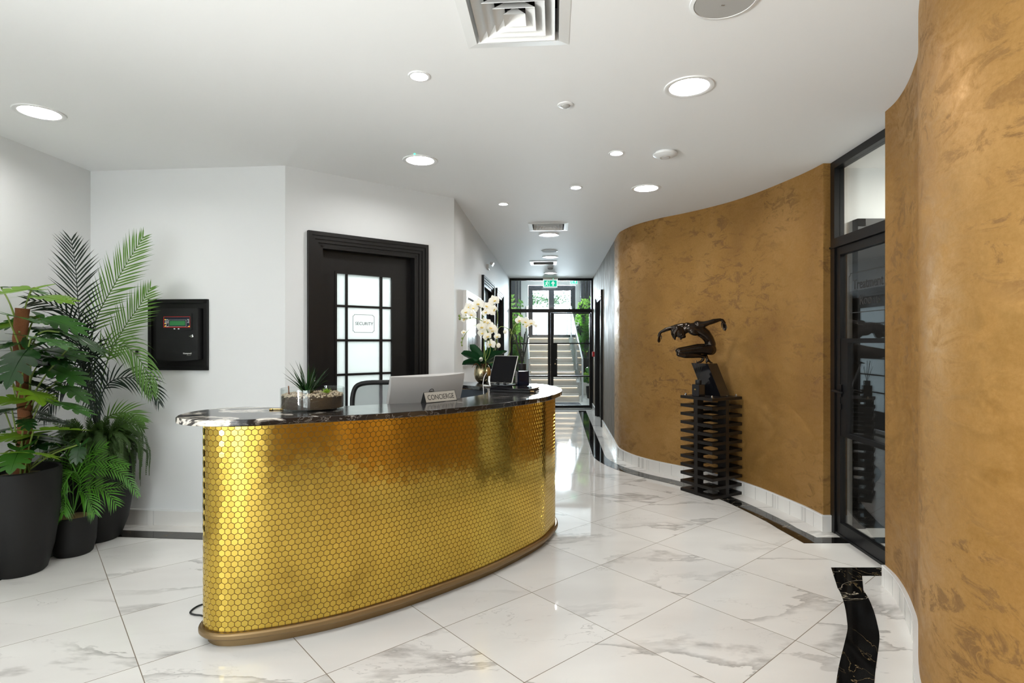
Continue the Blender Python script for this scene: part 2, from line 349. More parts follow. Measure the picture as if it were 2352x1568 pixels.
# ------------------------------------------------------------------ objects
ORI = {}
def tag(o, label=None, cat=None, group=None, kind=None):
    if label: o['label'] = label
    if cat: o['category'] = cat
    if group: o['group'] = group
    if kind: o['kind'] = kind
    return o
def thing(name, label, cat, loc=(0, 0, 0), group=None, kind=None):
    o = bpy.data.objects.new(name, None); COL.objects.link(o)
    o.empty_display_size = .05
    o.location = loc; ORI[o.name] = Vector(loc)
    return tag(o, label, cat, group, kind)
class MB:
    def __init__(s): s.v = []; s.f = []
    def add(s, vs, fs):
        b = len(s.v); s.v.extend(Vector(v) for v in vs); s.f.extend(tuple(b + i for i in f) for f in fs); return s
    def obox(s, o, a, b, c):
        o, a, b, c = Vector(o), Vector(a), Vector(b), Vector(c)
        if a.cross(b).dot(c) < 0: a, b = b, a
        return s.add([o, o + a, o + a + b, o + b, o + c, o + a + c, o + a + b + c, o + b + c],
                     [(0, 3, 2, 1), (4, 5, 6, 7), (0, 1, 5, 4), (1, 2, 6, 5), (2, 3, 7, 6), (3, 0, 4, 7)])
    def box(s, c, d, mat=None):
        c = Vector(c); x, y, z = d
        if mat is None: return s.obox(c - Vector((x / 2, y / 2, z / 2)), (x, 0, 0), (0, y, 0), (0, 0, z))
        R = mat.to_3x3()
        return s.obox(c - R @ Vector((x / 2, y / 2, z / 2)), R @ Vector((x, 0, 0)), R @ Vector((0, y, 0)), R @ Vector((0, 0, z)))
    def prism(s, poly, z0, z1):
        n = len(poly)
        ar = sum(poly[i][0] * poly[(i + 1) % n][1] - poly[(i + 1) % n][0] * poly[i][1] for i in range(n))
        if ar < 0: poly = poly[::-1]
        vs = [(p[0], p[1], z0) for p in poly] + [(p[0], p[1], z1) for p in poly]
        return s.add(vs, [tuple(range(n - 1, -1, -1)), tuple(range(n, 2 * n))] + [(i, (i + 1) % n, n + (i + 1) % n, n + i) for i in range(n)])
    def ribbon(s, a, b, z0, z1):
        """closed strip between two equal-length 2-D paths"""
        n = len(a)
        vs = [(p[0], p[1], z) for z in (z0, z1) for p in list(a) + list(b)]
        A0, B0, A1, B1 = 0, n, 2 * n, 3 * n
        fs = []
        for i in range(n - 1):
            fs += [(A0 + i, A0 + i + 1, A1 + i + 1, A1 + i), (B0 + i + 1, B0 + i, B1 + i, B1 + i + 1),
                   (A1 + i, A1 + i + 1, B1 + i + 1, B1 + i), (A0 + i + 1, A0 + i, B0 + i, B0 + i + 1)]
        fs += [(B0, A0, A1, B1), (A0 + n - 1, B0 + n - 1, B1 + n - 1, A1 + n - 1)]
        return s.add(vs, fs)
    def tube(s, pts, r, n=8, cap=True):
        pts = [Vector(p) for p in pts]; m = len(pts)
        rs = list(r) if isinstance(r, (list, tuple)) else [r] * m
        vs = []; up = None
        for i, p in enumerate(pts):
            t = (pts[min(i + 1, m - 1)] - pts[max(i - 1, 0)])
            if t.length < 1e-9: t = Vector((0, 0, 1))
            t.normalize()
            if up is None:
                up = Vector((0, 0, 1)) if abs(t.z) < .9 else Vector((1, 0, 0))
            a = (up - t * up.dot(t))
            if a.length < 1e-6: a = t.orthogonal()
            a.normalize(); b = t.cross(a); up = a
            for k in range(n):
                q = 2 * PI * k / n
                vs.append(p + (a * math.cos(q) + b * math.sin(q)) * rs[i])
        fs = [(i * n + k, i * n + (k + 1) % n, (i + 1) * n + (k + 1) % n, (i + 1) * n + k) for i in range(m - 1) for k in range(n)]
        if cap: fs += [tuple(range(n - 1, -1, -1)), tuple((m - 1) * n + k for k in range(n))]
        return s.add(vs, fs)
    def lathe(s, prof, c=(0, 0, 0), n=40, M4=None, close=False):
        c = Vector(c); vs = []; m = len(prof)
        for (r, z) in prof:
            for k in range(n):
                q = 2 * PI * k / n; p = Vector((r * math.cos(q), r * math.sin(q), z))
                if M4 is not None: p = M4 @ p
                vs.append(c + p)
        fs = [(i * n + k, i * n + (k + 1) % n, (i + 1) * n + (k + 1) % n, (i + 1) * n + k) for i in range(m - 1) for k in range(n)]
        if close: fs += [((m - 1) * n + k, (m - 1) * n + (k + 1) % n, (k + 1) % n, k) for k in range(n)]
        else:
            if prof[0][0] > 1e-6: fs.append(tuple(range(n - 1, -1, -1)))
            if prof[-1][0] > 1e-6: fs.append(tuple((m - 1) * n + k for k in range(n)))
        return s.add(vs, fs)
    def ball(s, c, r, R=None, nu=16, nv=10):
        c = Vector(c); r = Vector((r, r, r)) if isinstance(r, (int, float)) else Vector(r)
        vs = []
        for i in range(nv + 1):
            a = PI * i / nv
            for k in range(nu):
                q = 2 * PI * k / nu
                p = Vector((math.sin(a) * math.cos(q) * r.x, math.sin(a) * math.sin(q) * r.y, math.cos(a) * r.z))
                if R is not None: p = R @ p
                vs.append(c + p)
        fs = [(i * nu + k, (i + 1) * nu + k, (i + 1) * nu + (k + 1) % nu, i * nu + (k + 1) % nu) for i in range(nv) for k in range(nu)]
        return s.add(vs, fs)
    def mesh(s, name, off=Vector((0, 0, 0)), smooth=35):
        me = bpy.data.meshes.new(name)
        me.from_pydata([tuple(v - off) for v in s.v], [], s.f)
        bm = bmesh.new(); bm.from_mesh(me); bmesh.ops.remove_doubles(bm, verts=bm.verts, dist=1e-6)
        bm.to_mesh(me); bm.free()
        if smooth:
            for p in me.polygons: p.use_smooth = True
            me.set_sharp_from_angle(angle=math.radians(smooth))
        return me
    def build(s, name, mat, parent=None, smooth=35, label=None, bevel=0, kind=None):
        """a part under parent"""
        root = parent
        while root is not None and root.parent is not None: root = root.parent
        off = ORI.get(root.name, Vector((0, 0, 0))) if root is not None else Vector((0, 0, 0))
        o = bpy.data.objects.new(name, s.mesh(name, off, smooth)); COL.objects.link(o)
        o.data.materials.append(mat)
        if parent is not None: o.parent = parent
        if label: o['label'] = label
        if kind: o['kind'] = kind
        if bevel: bev(o, bevel)
        return o
    def solo(s, name, mat, label, cat, group=None, kind=None, smooth=35, bevel=0, origin=None):
        """a thing that is one mesh"""
        lo = Vector([min(v[i] for v in s.v) for i in range(3)]); hi = Vector([max(v[i] for v in s.v) for i in range(3)])
        off = Vector(origin) if origin is not None else Vector(((lo.x + hi.x) / 2, (lo.y + hi.y) / 2, lo.z))
        o = bpy.data.objects.new(name, s.mesh(name, off, smooth)); COL.objects.link(o)
        o.location = off; ORI[o.name] = off
        o.data.materials.append(mat)
        if bevel: bev(o, bevel)
        return tag(o, label, cat, group, kind)
def bev(o, w, seg=2):
    m = o.modifiers.new('bevel', 'BEVEL'); m.width = w; m.segments = seg; m.limit_method = 'ANGLE'; m.angle_limit = math.radians(40)
def struct(name, mb, mat, label, cat, smooth=35):
    """the setting: origin left at the world origin so that its stone pattern keeps one scale"""
    return mb.solo(name, mat, label, cat, kind='structure', smooth=smooth, origin=(0, 0, 0))

def catmull(pts, per=8, closed=False):
    P = [Vector(p) for p in pts]; n = len(P); out = []
    rng = range(n) if closed else range(n - 1)
    for i in rng:
        p1, p2 = P[i], P[(i + 1) % n]
        p0 = P[(i - 1) % n] if closed or i > 0 else p1 * 2 - p2
        p3 = P[(i + 2) % n] if closed or i + 2 < n else p2 * 2 - p1
        # centripetal parameterisation keeps uneven spacing smooth
        t0 = 0; t1 = t0 + max((p1 - p0).length, 1e-6) ** .5; t2 = t1 + max((p2 - p1).length, 1e-6) ** .5; t3 = t2 + max((p3 - p2).length, 1e-6) ** .5
        for k in range(per):
            t = t1 + (t2 - t1) * k / per
            A1 = p0 * ((t1 - t) / (t1 - t0)) + p1 * ((t - t0) / (t1 - t0))
            A2 = p1 * ((t2 - t) / (t2 - t1)) + p2 * ((t - t1) / (t2 - t1))
            A3 = p2 * ((t3 - t) / (t3 - t2)) + p3 * ((t - t2) / (t3 - t2))
            B1 = A1 * ((t2 - t) / (t2 - t0)) + A2 * ((t - t0) / (t2 - t0))
            B2 = A2 * ((t3 - t) / (t3 - t1)) + A3 * ((t - t1) / (t3 - t1))
            out.append(B1 * ((t2 - t) / (t2 - t1)) + B2 * ((t - t1) / (t2 - t1)))
    if not closed: out.append(P[-1])
    return out
def smooth_path(pts, it=2):
    P = [Vector(p) for p in pts]
    for _ in range(it):
        P = [P[0]] + [(P[i - 1] + P[i] * 2 + P[i + 1]) / 4 for i in range(1, len(P) - 1)] + [P[-1]]
    return P
def resample(P, d):
    L = [0]
    for a, b in zip(P, P[1:]): L.append(L[-1] + (b - a).length)
    n = max(2, int(round(L[-1] / d)) + 1); out = []; j = 0
    for i in range(n):
        t = L[-1] * i / (n - 1)
        while j < len(P) - 2 and L[j + 1] < t: j += 1
        u = (t - L[j]) / max(L[j + 1] - L[j], 1e-9)
        out.append(P[j].lerp(P[j + 1], u))
    return out
def v2(p): return Vector((p[0], p[1]))
def offset(path, d):
    """2-D path moved d to its left"""
    P = [v2(p) for p in path]; out = []
    for i, p in enumerate(P):
        t1 = (P[i] - P[i - 1]).normalized() if i > 0 else None
        t2 = (P[i + 1] - P[i]).normalized() if i < len(P) - 1 else None
        if t1 is None: t1 = t2
        if t2 is None: t2 = t1
        n1 = Vector((-t1.y, t1.x)); n2 = Vector((-t2.y, t2.x))
        m = (n1 + n2); m.normalize()
        out.append(p + m * (d / max(.3, m.dot(n1))))
    return out
class Wall:
    """a wall plane from a to b; u along it, n into the room (to the right of a->b when flip=False)"""
    def __init__(s, a, b, flip=False):
        s.a = v2(a); s.b = v2(b); d = (s.b - s.a); s.L = d.length; s.u = d.normalized()
        s.n = Vector((s.u.y, -s.u.x)) * (-1 if flip else 1)
    def P(s, u, n, z):
        q = s.a + s.u * u + s.n * n
        return Vector((q.x, q.y, z))
    def hit(s, px, py, n=0):
        b = (px - CX) / F; o = s.a + s.n * n
        # o + u*t = (bY, Y)
        t = (b * o.y - o.x) / (s.u.x - b * s.u.y)
        Y = o.y + s.u.y * t
        return t, H - (py - CY) / F * Y
    def box(s, mb, u0, u1, n0, n1, z0, z1):
        return mb.obox(s.P(u0, n0, z0), s.P(u1, n0, z0) - s.P(u0, n0, z0), s.P(u0, n1, z0) - s.P(u0, n0, z0), Vector((0, 0, z1 - z0)))
    def mat(s, u, n, z, turn=False):
        o = s.P(u, n, z); ux = Vector((s.u.x, s.u.y, 0)) * (-1 if turn else 1)
        nx = ux.cross(Vector((0, 0, 1)))
        return Matrix(((ux.x, 0, nx.x, o.x), (ux.y, 0, nx.y, o.y), (0, 1, nx.z, o.z), (0, 0, 0, 1)))
def text_mb(txt, M4, height=None, width=None, ext=.0006, weight=0.):
    cu = bpy.data.curves.new('txt', 'FONT'); cu.body = txt; cu.align_x = 'CENTER'; cu.align_y = 'CENTER'; cu.size = 1
    cu.extrude = .5; cu.offset = weight
    ob = bpy.data.objects.new('txt', cu); COL.objects.link(ob)
    bpy.context.view_layer.update()
    me = bpy.data.meshes.new_from_object(ob.evaluated_get(bpy.context.evaluated_depsgraph_get()))
    bpy.data.objects.remove(ob)
    xs = [v.co.x for v in me.vertices]; ys = [v.co.y for v in me.vertices]
    w, h = max(xs) - min(xs), max(ys) - min(ys); cx, cy = (max(xs) + min(xs)) / 2, (max(ys) + min(ys)) / 2
    sy = height / h if height else width / w
    sx = width / w if width else sy
    mb = MB()
    mb.add([M4 @ Vector(((v.co.x - cx) * sx, (v.co.y - cy) * sy, v.co.z * 2 * ext)) for v in me.vertices], [tuple(p.vertices) for p in me.polygons])
    bpy.data.meshes.remove(me)
    return mb
# ------------------------------------------------------------------ plan of the walls
cL0 = Vector((-3.49, -4.8)); cA = v2(cei(208, 393)); cB = v2(cei(655, 380)); cC = v2(cei(1043, 455))
YP = 12.0                                   # the glazed screen at the corridor's end
pL = Vector((-.055, YP)); pR = Vector((1.716, YP))
W1, W2, W3, W4 = Wall(cL0, cA), Wall(cA, cB), Wall(cB, cC), Wall(cC, pL)
R1px = [(1422, 534.3), (1432, 528), (1450, 519.5), (1478, 510.4), (1520, 499.9), (1562.4, 491.5), (1604.4, 482.2), (1640, 473.5),
        (1682, 462), (1724, 448), (1766, 431.9), (1808, 414.3), (1850, 396.1), (1891, 375)]
R1c = [v2(cei(*p)) for p in R1px]
cR = R1c[0] + Vector((.0777, 1)) * .55
R1 = resample([pR, cR], .4)[:-1] + resample(smooth_path(catmull([cR] + R1c, 8), 6), .035)
W5 = Wall(pR, cR)                            # straight gold corridor wall
R2px = [(2033, 256.6), (2053.9, 237.5), (2069.8, 216.8), (2087.4, 184.9), (2100, 153), (2108, 127.5), (2109.3, 82.9), (2110, 19)]
R2c = [v2(cei(*p)) for p in R2px] + [Vector(p) for p in ((1.545, 2.12), (1.475, 1.93), (1.455, 1.72), (1.49, 1.48), (1.58, 1.15), (1.60, .75), (1.48, .3), (1.14, -.08), (.6, -.32), (0, -.44), (-.5, -.5))]
R2 = resample(smooth_path(catmull(R2c, 8), 4), .035)
B0 = R2[-1]; B1 = Vector((-.72, -4.8))
WB = Wall(B0, B1); WBw = Wall(B1, cL0)
DA = Vector((2.408, 4.246)); DB = Vector((2.336, 3.262)); WD = Wall(DA, DB)    # the glass door's plane

def wall(name, path, mat, label, z0=0., z1=ZC, thick=.12):
    return struct(name, MB().ribbon(path, offset(path, thick), z0, z1), M[mat], label, 'wall', smooth=25)
lu0, lu1, lz0, lz1 = 2.5, 4.6, .35, 2.55  # opening for an added window, put in to let fill light reach the right side
mb = MB()
for (a, b, c, d) in ((0, lu0, 0, ZC), (lu1, W1.L, 0, ZC), (lu0, lu1, 0, lz0), (lu0, lu1, lz1, ZC)): W1.box(mb, a, b, -.12, 0, c, d)
struct('wall_left', mb, M['wall'], 'white painted wall at the far left behind the plants', 'wall', smooth=0)
wl_ = thing('added_window_2', 'added black framed window in the left wall, unseen behind the camera', 'window', W1.P((lu0 + lu1) / 2, -.06, lz0), kind='structure')
mb = MB()
for u_ in (lu0, (lu0 + lu1) / 2 - .025, lu1 - .05): W1.box(mb, u_, u_ + .05, -.09, -.03, lz0, lz1)
for z in (lz0, lz1 - .05): W1.box(mb, lu0, lu1, -.085, -.035, z, z + .05)
mb.build('frame', M['black_frame'], wl_, smooth=0)
mb = MB(); W1.box(mb, lu0, lu1, -.064, -.056, lz0, lz1); mb.build('pane', M['glass'], wl_, smooth=0)
wall('wall_alarm', [cA, cB], 'wall', 'white painted wall carrying the black alarm panel')
# the wall with the security door is cut round the opening
SU0, SU1, SZ = W3.hit(705, 527)[0], W3.hit(980, 562)[0], 2.29
CW = .105
def holed_wall(name, W, holes, mat, label, thick=.14, top=ZC):
    mb = MB(); u = 0
    for (a, b, z) in holes:
        W.box(mb, u, a, -thick, 0, 0, top); W.box(mb, a, b, -thick, 0, z, top); u = b
    W.box(mb, u, W.L, -thick, 0, 0, top)
    return struct(name, mb, M[mat], label, 'wall', smooth=0)
sd0, sd1, sdz = SU0 + CW, SU1 - CW, SZ - CW
holed_wall('wall_security', W3, [(sd0, sd1, sdz)], 'wall', 'white painted wall around the black security door')
dA0, dA1 = W4.hit(1106, 640)[0], W4.hit(1131.5, 640)[0]
dB0, dB1 = W4.hit(1138, 640)[0], W4.hit(1153.8, 640)[0]
holed_wall('wall_corridor_left', W4, [(dA0 + CW, dA1 - CW, sdz), (dB0 + CW, dB1 - CW, sdz)], 'wall', 'white painted corridor wall with a picture and two black doors')
dC0, dC1 = W5.hit(1370.3, 670)[0], W5.hit(1384.6, 670)[0]
holed_wall('wall_corridor_right', W5, [(dC0 + CW, dC1 - CW, sdz)], 'streak_wall', 'streaky grey brown plaster corridor wall with one black door')
wall('wall_gold_curve', R1[len(resample([pR, cR], .4)) - 1:], 'gold_wall', 'curved gold plaster wall behind the statue')
wall('wall_gold_reveal', [R1[-1], DA + Vector((0.03, 0))], 'gold_wall', 'narrow gold plaster reveal beside the glass door', thick=.05)
wall('wall_gold_near', R2, 'gold_wall', 'curved gold plaster wall at the right edge, nearest the camera')
wall('wall_gold_return', [DB + Vector((.06, .035)), R2[0]], 'gold_wall', 'gold plaster return closing the glass door niche', thick=.05)
wall('wall_back', [B0, B1], 'wall', 'white painted wall running back behind the camera')
mb = MB(); wx0, wx1, wz0, wz1 = -3.3, -.95, .12, 2.6  # opening for the added window that lets fill light in from behind
for (a, b, c, d) in ((-3.7, wx0, 0, ZC), (wx1, -.6, 0, ZC), (wx0, wx1, 0, wz0), (wx0, wx1, wz1, ZC)): mb.obox((a, -4.92, c), (b - a, 0, 0), (0, .12, 0), (0, 0, d - c))
struct('wall_front', mb, M['wall'], 'white painted wall with the large added window, behind the camera', 'wall', smooth=0)
wn_ = thing('added_window_1', 'large added black framed window, unseen behind the camera', 'window', ((wx0 + wx1) / 2, -4.86, wz0), kind='structure')
mb = MB()
for x in (wx0, wx0 + .75, wx0 + 1.55, wx1 - .05): mb.obox((x, -4.89, wz0), (.05, 0, 0), (0, .06, 0), (0, 0, wz1 - wz0))
for z in (wz0, 2.05, wz1 - .05): mb.obox((wx0, -4.885, z), (wx1 - wx0, 0, 0), (0, .05, 0), (0, 0, .05))
mb.build('frame', M['black_frame'], wn_, smooth=0)
mb = MB(); mb.obox((wx0, -4.865, wz0), (wx1 - wx0, 0, 0), (0, .008, 0), (0, 0, wz1 - wz0)); mb.build('pane', M['glass'], wn_, smooth=0)
# rooms behind the doors
holes = []
def ring(c, r, n=28): return [Vector((c.x + r * math.cos(2 * PI * k / n), c.y + r * math.sin(2 * PI * k / n), ZC)) for k in range(n)]
wall('wall_security_room', [Vector((-3.2, 5.1)), Vector((-2.6, 7.2)), Vector((-.62, 7.2))], 'wall', 'white wall inside the security room, seen through frosted panes')
wall('wall_treatment', [Vector((2.43, 4.36)), Vector((5.2, 4.36))], 'wall', 'white wall beyond the glass door')
wall('wall_treatment_side', [Vector((5.2, 4.4)), Vector((5.2, .2)), Vector((1.9, .2))], 'wall', 'white side wall of the treatment corridor')

# ------------------------------------------------------------------ ceiling with cut-outs
CD = Vector((.0739, .9973))                  # direction of the corridor
LAMPS = [  # px, py, radius of the hole, kind, label
    (91, 258, .105, 'd', 'round recessed downlight above the potted plants at far left'),
    (1583, 199, .105, 'd', 'largest-looking round downlight, near the ceiling top right of centre'),
    (965, 368, .105, 'd', 'round recessed downlight with a tiny green light, in front of the security door'),
    (1484, 432, .105, 'd', 'round recessed downlight below the white dome, near the gold curved wall'),
    (1261, 539, .105, 'd', 'round corridor downlight just behind the square corridor air vent'),
    (1264, 590, .105, 'd', 'round corridor downlight between the round speaker and the slatted vent'),
    (1264, 627, .105, 'd', 'round corridor downlight deepest in, beside the hanging exit sign'),
    (963, 174, .046, 's', 'small ceiling spotlight closest to the camera, left of centre'),
    (1416, 351, .046, 's', 'small ceiling spotlight left of the white dome'),
    (1323, 430, .046, 's', 'small ceiling spotlight in the middle of the ceiling above the corridor mouth'),
    (1156, 468, .046, 's', 'small ceiling spotlight beside the corner of the left corridor wall')]
FILL_LIGHTS = [(-1.9, 1.2), (.1, .6), (-2.2, -1.6)]  # unseen downlights added round the camera for their light
VENT1 = cei(1176, 0) + Vector((.005, .16, 0)); VENT1 = Vector((.012, 2.335, ZC))
VENT2 = Vector((.425, 6.60, ZC)); VENT3 = Vector((.537, 9.62, ZC))
def sq(c, h):
    u = Vector((CD.y, -CD.x, 0)) * h; w = Vector((CD.x, CD.y, 0)) * h
    return [c - u - w, c + u - w, c + u + w, c - u + w]
for (px, py, r, k, l) in LAMPS: holes.append(ring(cei(px, py), r))
for b in FILL_LIGHTS: holes.append(ring(Vector((b[0], b[1], ZC)), .105))
for c in (VENT1, VENT2, VENT3): holes.append(sq(c, .185))
outer = [Vector((-4, -5, ZC)), Vector((5.4, -5, ZC)), Vector((5.4, YP + .05, ZC)), Vector((-4, YP + .05, ZC))]
loops = [outer] + [h[::-1] for h in holes]
flat = [p for l in loops for p in l]
tri = tessellate_polygon(loops)
mb = MB(); mb.add(flat, [t for t in tri])
for h in holes:                                # sides of the cut-outs
    n = len(h); up = Vector((0, 0, .14))
    mb.add([p for p in h] + [p + up for p in h], [(i, (i + 1) % n, n + (i + 1) % n, n + i) for i in range(n)])
mb.add([p + Vector((0, 0, .14)) for p in outer], [(0, 1, 2, 3)])
struct('ceiling', mb, M['ceil'], 'white plasterboard ceiling with downlights and air vents', 'ceiling', smooth=0)

# ------------------------------------------------------------------ floor, borders and skirtings
mb = MB(); mb.prism([(-4, -5), (5.4, -5), (5.4, 21), (-4, 21)], -.08, 0)
struct('floor', mb, M['floor'], 'polished white marble tile floor laid on the diagonal', 'floor', smooth=0)
# room-side path of the gold wall and its bands
def border(name, path, d0, d1, mat, label, z=.0012):
    return struct(name, MB().ribbon(offset(path, -d1), offset(path, -d0), -.004, z), M[mat], label, 'floor border', smooth=0)
left_path = [cL0, cA, cB, cC, pL + Vector((0, -.16))]
r1i = [p for p in R1 if p.y < YP - .16]
border('trim_1', left_path, 0, .15, 'strip', 'white marble margin along the left walls')
border('trim_2', left_path, .15, .285, 'band', 'black marble band along the left walls', .0024)
border('trim_3', r1i, 0, .165, 'strip', 'white marble margin under the curved gold wall')
# the black band swings round to run under the glass door
o_in, o_out = offset(r1i, -.165), offset(r1i, -.315)
k = max(i for i, p in enumerate(o_in) if p.y > 4.25); k2 = max(i for i, p in enumerate(o_out) if p.y > 4.2)
k = min(k, k2)
e_in, e_out = Vector((2.213, 4.10)), Vector((2.062, 3.985))
struct('trim_4', MB().ribbon(o_out[:k] + [e_out, Vector((4.6, 3.985))], o_in[:k] + [e_in, Vector((4.6, 4.10))], -.004, .0024), M['band'],
       'black marble band curving past the statue and under the glass door', 'floor border', smooth=0)
r2i = R2
border('trim_5', r2i, 0, .15, 'strip', 'white marble margin under the near gold wall')
o_in, o_out = offset(r2i, -.15), offset(r2i, -.283)
k = min(i for i, p in enumerate(o_in) if p.y < 3.24)
struct('trim_6', MB().ribbon([Vector((2.33, 3.555)), Vector((2.01, 3.555))] + [p for p in o_out[k:]], [Vector((2.33, 3.43)), Vector((2.128, 3.43))] + [p for p in o_in[k:]], -.004, .0024),
       M['band'], 'black marble band curving along the near gold wall', 'floor border', smooth=0)
struct('trim_7', MB().prism([(pL.x + .05, YP - .16), (pR.x - .05, YP - .16), (pR.x - .05, YP - .04), (pL.x + .05, YP - .04)], -.004, .0024), M['band'],
       'black marble band crossing the corridor before the glazed screen', 'floor border', smooth=0)

def skirting(name, path, label, h=.12, t=.018, tile=None):
    mb = MB(); P = [v2(p) for p in path]
    mb.ribbon(offset(P, -t), P, 0, h)
    o = struct(name, mb, M['base_marble'], label, 'baseboard', smooth=25)
    mc = MB(); mc.ribbon(offset(P, -t - .001), P, h - .006, h + .0015)
    mc.build('edge_strip', M['white_trim'], o)
    if tile:                                     # open joints between the short skirting tiles
        mj = MB(); R = resample(P, tile)
        for a, b in zip(R, R[1:]):
            q = b; t_ = (b - a).normalized(); nn = Vector((t_.y, -t_.x))
            mj.obox((q.x - t_.x * .0012 + nn.x * t, q.y - t_.y * .0012 + nn.y * t, 0), Vector((t_.x, t_.y, 0)) * .0024, Vector((nn.x, nn.y, 0)) * .0012, (0, 0, h - .006))
        mj.build('joint', M['grey_grille'], o)
    return o
skirting('baseboard_left', [cL0, cA, cB, W3.P(SU0, 0, 0)], 'marble skirting along the left and alarm panel walls', tile=.6)
skirting('baseboard_security', [W3.P(SU1, 0, 0), cC, W4.P(dA0, 0, 0)], 'marble skirting between the security door and the corridor door')
skirting('baseboard_corridor_left', [W4.P(dA1, 0, 0), W4.P(dB0, 0, 0)], 'marble skirting between the two left corridor doors')
skirting('baseboard_corridor_right', [W5.P(0.06, 0, 0), W5.P(dC0, 0, 0)], 'marble skirting at the far end of the gold corridor wall')
kk = min(i for i, p in enumerate(R1) if p.y < W5.P(dC1, 0, 0).y)
skirting('baseboard_gold_curve', [W5.P(dC1, 0, 0)] + R1[kk:] + [R1[-1] + Vector((.055, 0.0))], 'short marble skirting tiles following the curved gold wall', tile=.15)
skirting('baseboard_gold_near', R2, 'short marble skirting tiles following the near gold wall', tile=.15)
skirting('baseboard_back', [B0, B1, cL0], 'marble skirting behind the camera')

# ------------------------------------------------------------------ doors
def casing(W, u0, u1, z1, parent, cw=CW, deep=-.12, name='casing'):
    """stepped black architrave: three fasciae standing one behind the other"""
    mb = MB()
    st = [(0, .034), (.03, .026), (.058, .017), (.084, .006)]
    for i, (a, n) in enumerate(st):
        e = st[i + 1][0] if i + 1 < len(st) else cw
        for (p, q, s0, s1) in ((u0 + a, u0 + e, 0, z1 - a), (u1 - e, u1 - a, 0, z1 - a)):
            W.box(mb, p, q, -.02, n, s0, s1)
        W.box(mb, u0 + e, u1 - e, -.02, n, z1 - e, z1 - a)
    # lining of the opening
    W.box(mb, u0 + cw - .001, u0 + cw + .02, deep, .004, 0, z1 - cw)
    W.box(mb, u1 - cw - .02, u1 - cw + .001, deep, .004, 0, z1 - cw)
    W.box(mb, u0 + cw, u1 - cw, deep, .004, z1 - cw - .02, z1 - cw + .001)
    return mb.build(name, M['black_wood'], parent, smooth=0)
d1 = thing('door_1', 'black security door with a grid of frosted panes behind the desk', 'door', W3.P((SU0 + SU1) / 2, 0, 0), kind='structure')
casing(W3, SU0, SU1, SZ, d1)
nl = -.075                                   # face of the leaf
gl = [W3.hit(x, 640, nl)[0] for x in (773.5, 794.5, 799.5, 873.5, 879, 899.5)]
zt = 1.985; rows = [1.985, 1.7185, 1.4345, 1.1495, .865, .58, .30]
mb = MB(); a, b = sd0 + .02, sd1 - .02
W3.box(mb, a, gl[0], nl - .045, nl, .01, sdz - .02); W3.box(mb, gl[5], b, nl - .045, nl, .01, sdz - .02)
W3.box(mb, gl[0], gl[5], nl - .045, nl, zt, sdz - .02); W3.box(mb, gl[0], gl[5], nl - .045, nl, .01, rows[-1])
mb.build('leaf', M['black_wood'], d1, smooth=0)
mb = MB()
for (p, q) in ((gl[1], gl[2]), (gl[3], gl[4])): W3.box(mb, p, q, nl - .03, nl - .004, rows[-1], zt)
for z in rows[1:-1]: W3.box(mb, gl[0], gl[5], nl - .03, nl - .005, z - .009, z + .009)
W3.box(mb, gl[0] - .018, gl[5] + .018, nl - .002, nl + .006, zt, zt + .018)
W3.box(mb, gl[0] - .018, gl[0], nl - .002, nl + .006, .3, zt); W3.box(mb, gl[5], gl[5] + .018, nl - .002, nl + .006, .3, zt)
mb.build('glazing_bars', M['black_wood'], d1, smooth=0)
mb = MB(); W3.box(mb, gl[0], gl[5], nl - .024, nl - .018, rows[-1], zt)
mb.build('frosted_pane', M['frosted'], d1, smooth=0)
# lettering and its notched outline on the second pane
su, sz = W3.hit(837, 743, nl - .016)
text_mb('SECURITY', W3.mat(su, nl - .0165, sz), width=W3.hit(857.6, 743, nl)[0] - W3.hit(816.5, 743, nl)[0], ext=.0006).build('lettering', M['ink'], d1, smooth=0)
def notched(W, u0, u1, z0, z1, n, r, w, parent, mat='ink', name='outline'):
    pts = []
    for (cx_, cz_, a0) in ((u0, z0, 90), (u1, z0, 180), (u1, z1, 270), (u0, z1, 0)):
        seg = [(cx_ + r * math.cos(math.radians(t)), cz_ + r * math.sin(math.radians(t))) for t in (a0, a0 - 30, a0 - 60, a0 - 90)]
        pts += seg
    mb = MB(); pts.append(pts[0])
    for p, q in zip(pts, pts[1:]):
        P, Q = W.P(p[0], n, p[1]), W.P(q[0], n, q[1]); t = (Q - P).normalized(); nn = Vector((W.n.x, W.n.y, 0)); s = t.cross(nn) * w
        mb.obox(P - s / 2 - t * w * .4, Q - P + t * w * .8, s, nn * .0008)
    return mb.build(name, M[mat], parent, smooth=0)
u0, z1_ = W3.hit(812.5, 722, nl); u1, z0_ = W3.hit(861.5, 763, nl)
notched(W3, u0, u1, sz - .075, sz + .075, nl - .0175, .013, .0032, d1)
mb = MB(); hu = sd1 - .07
mb.tube([W3.P(hu, nl, 1.0), W3.P(hu, nl + .05, 1.0), W3.P(hu - .11, nl + .05, 1.0)], .009); mb.build('handle', M['black_frame'], d1)

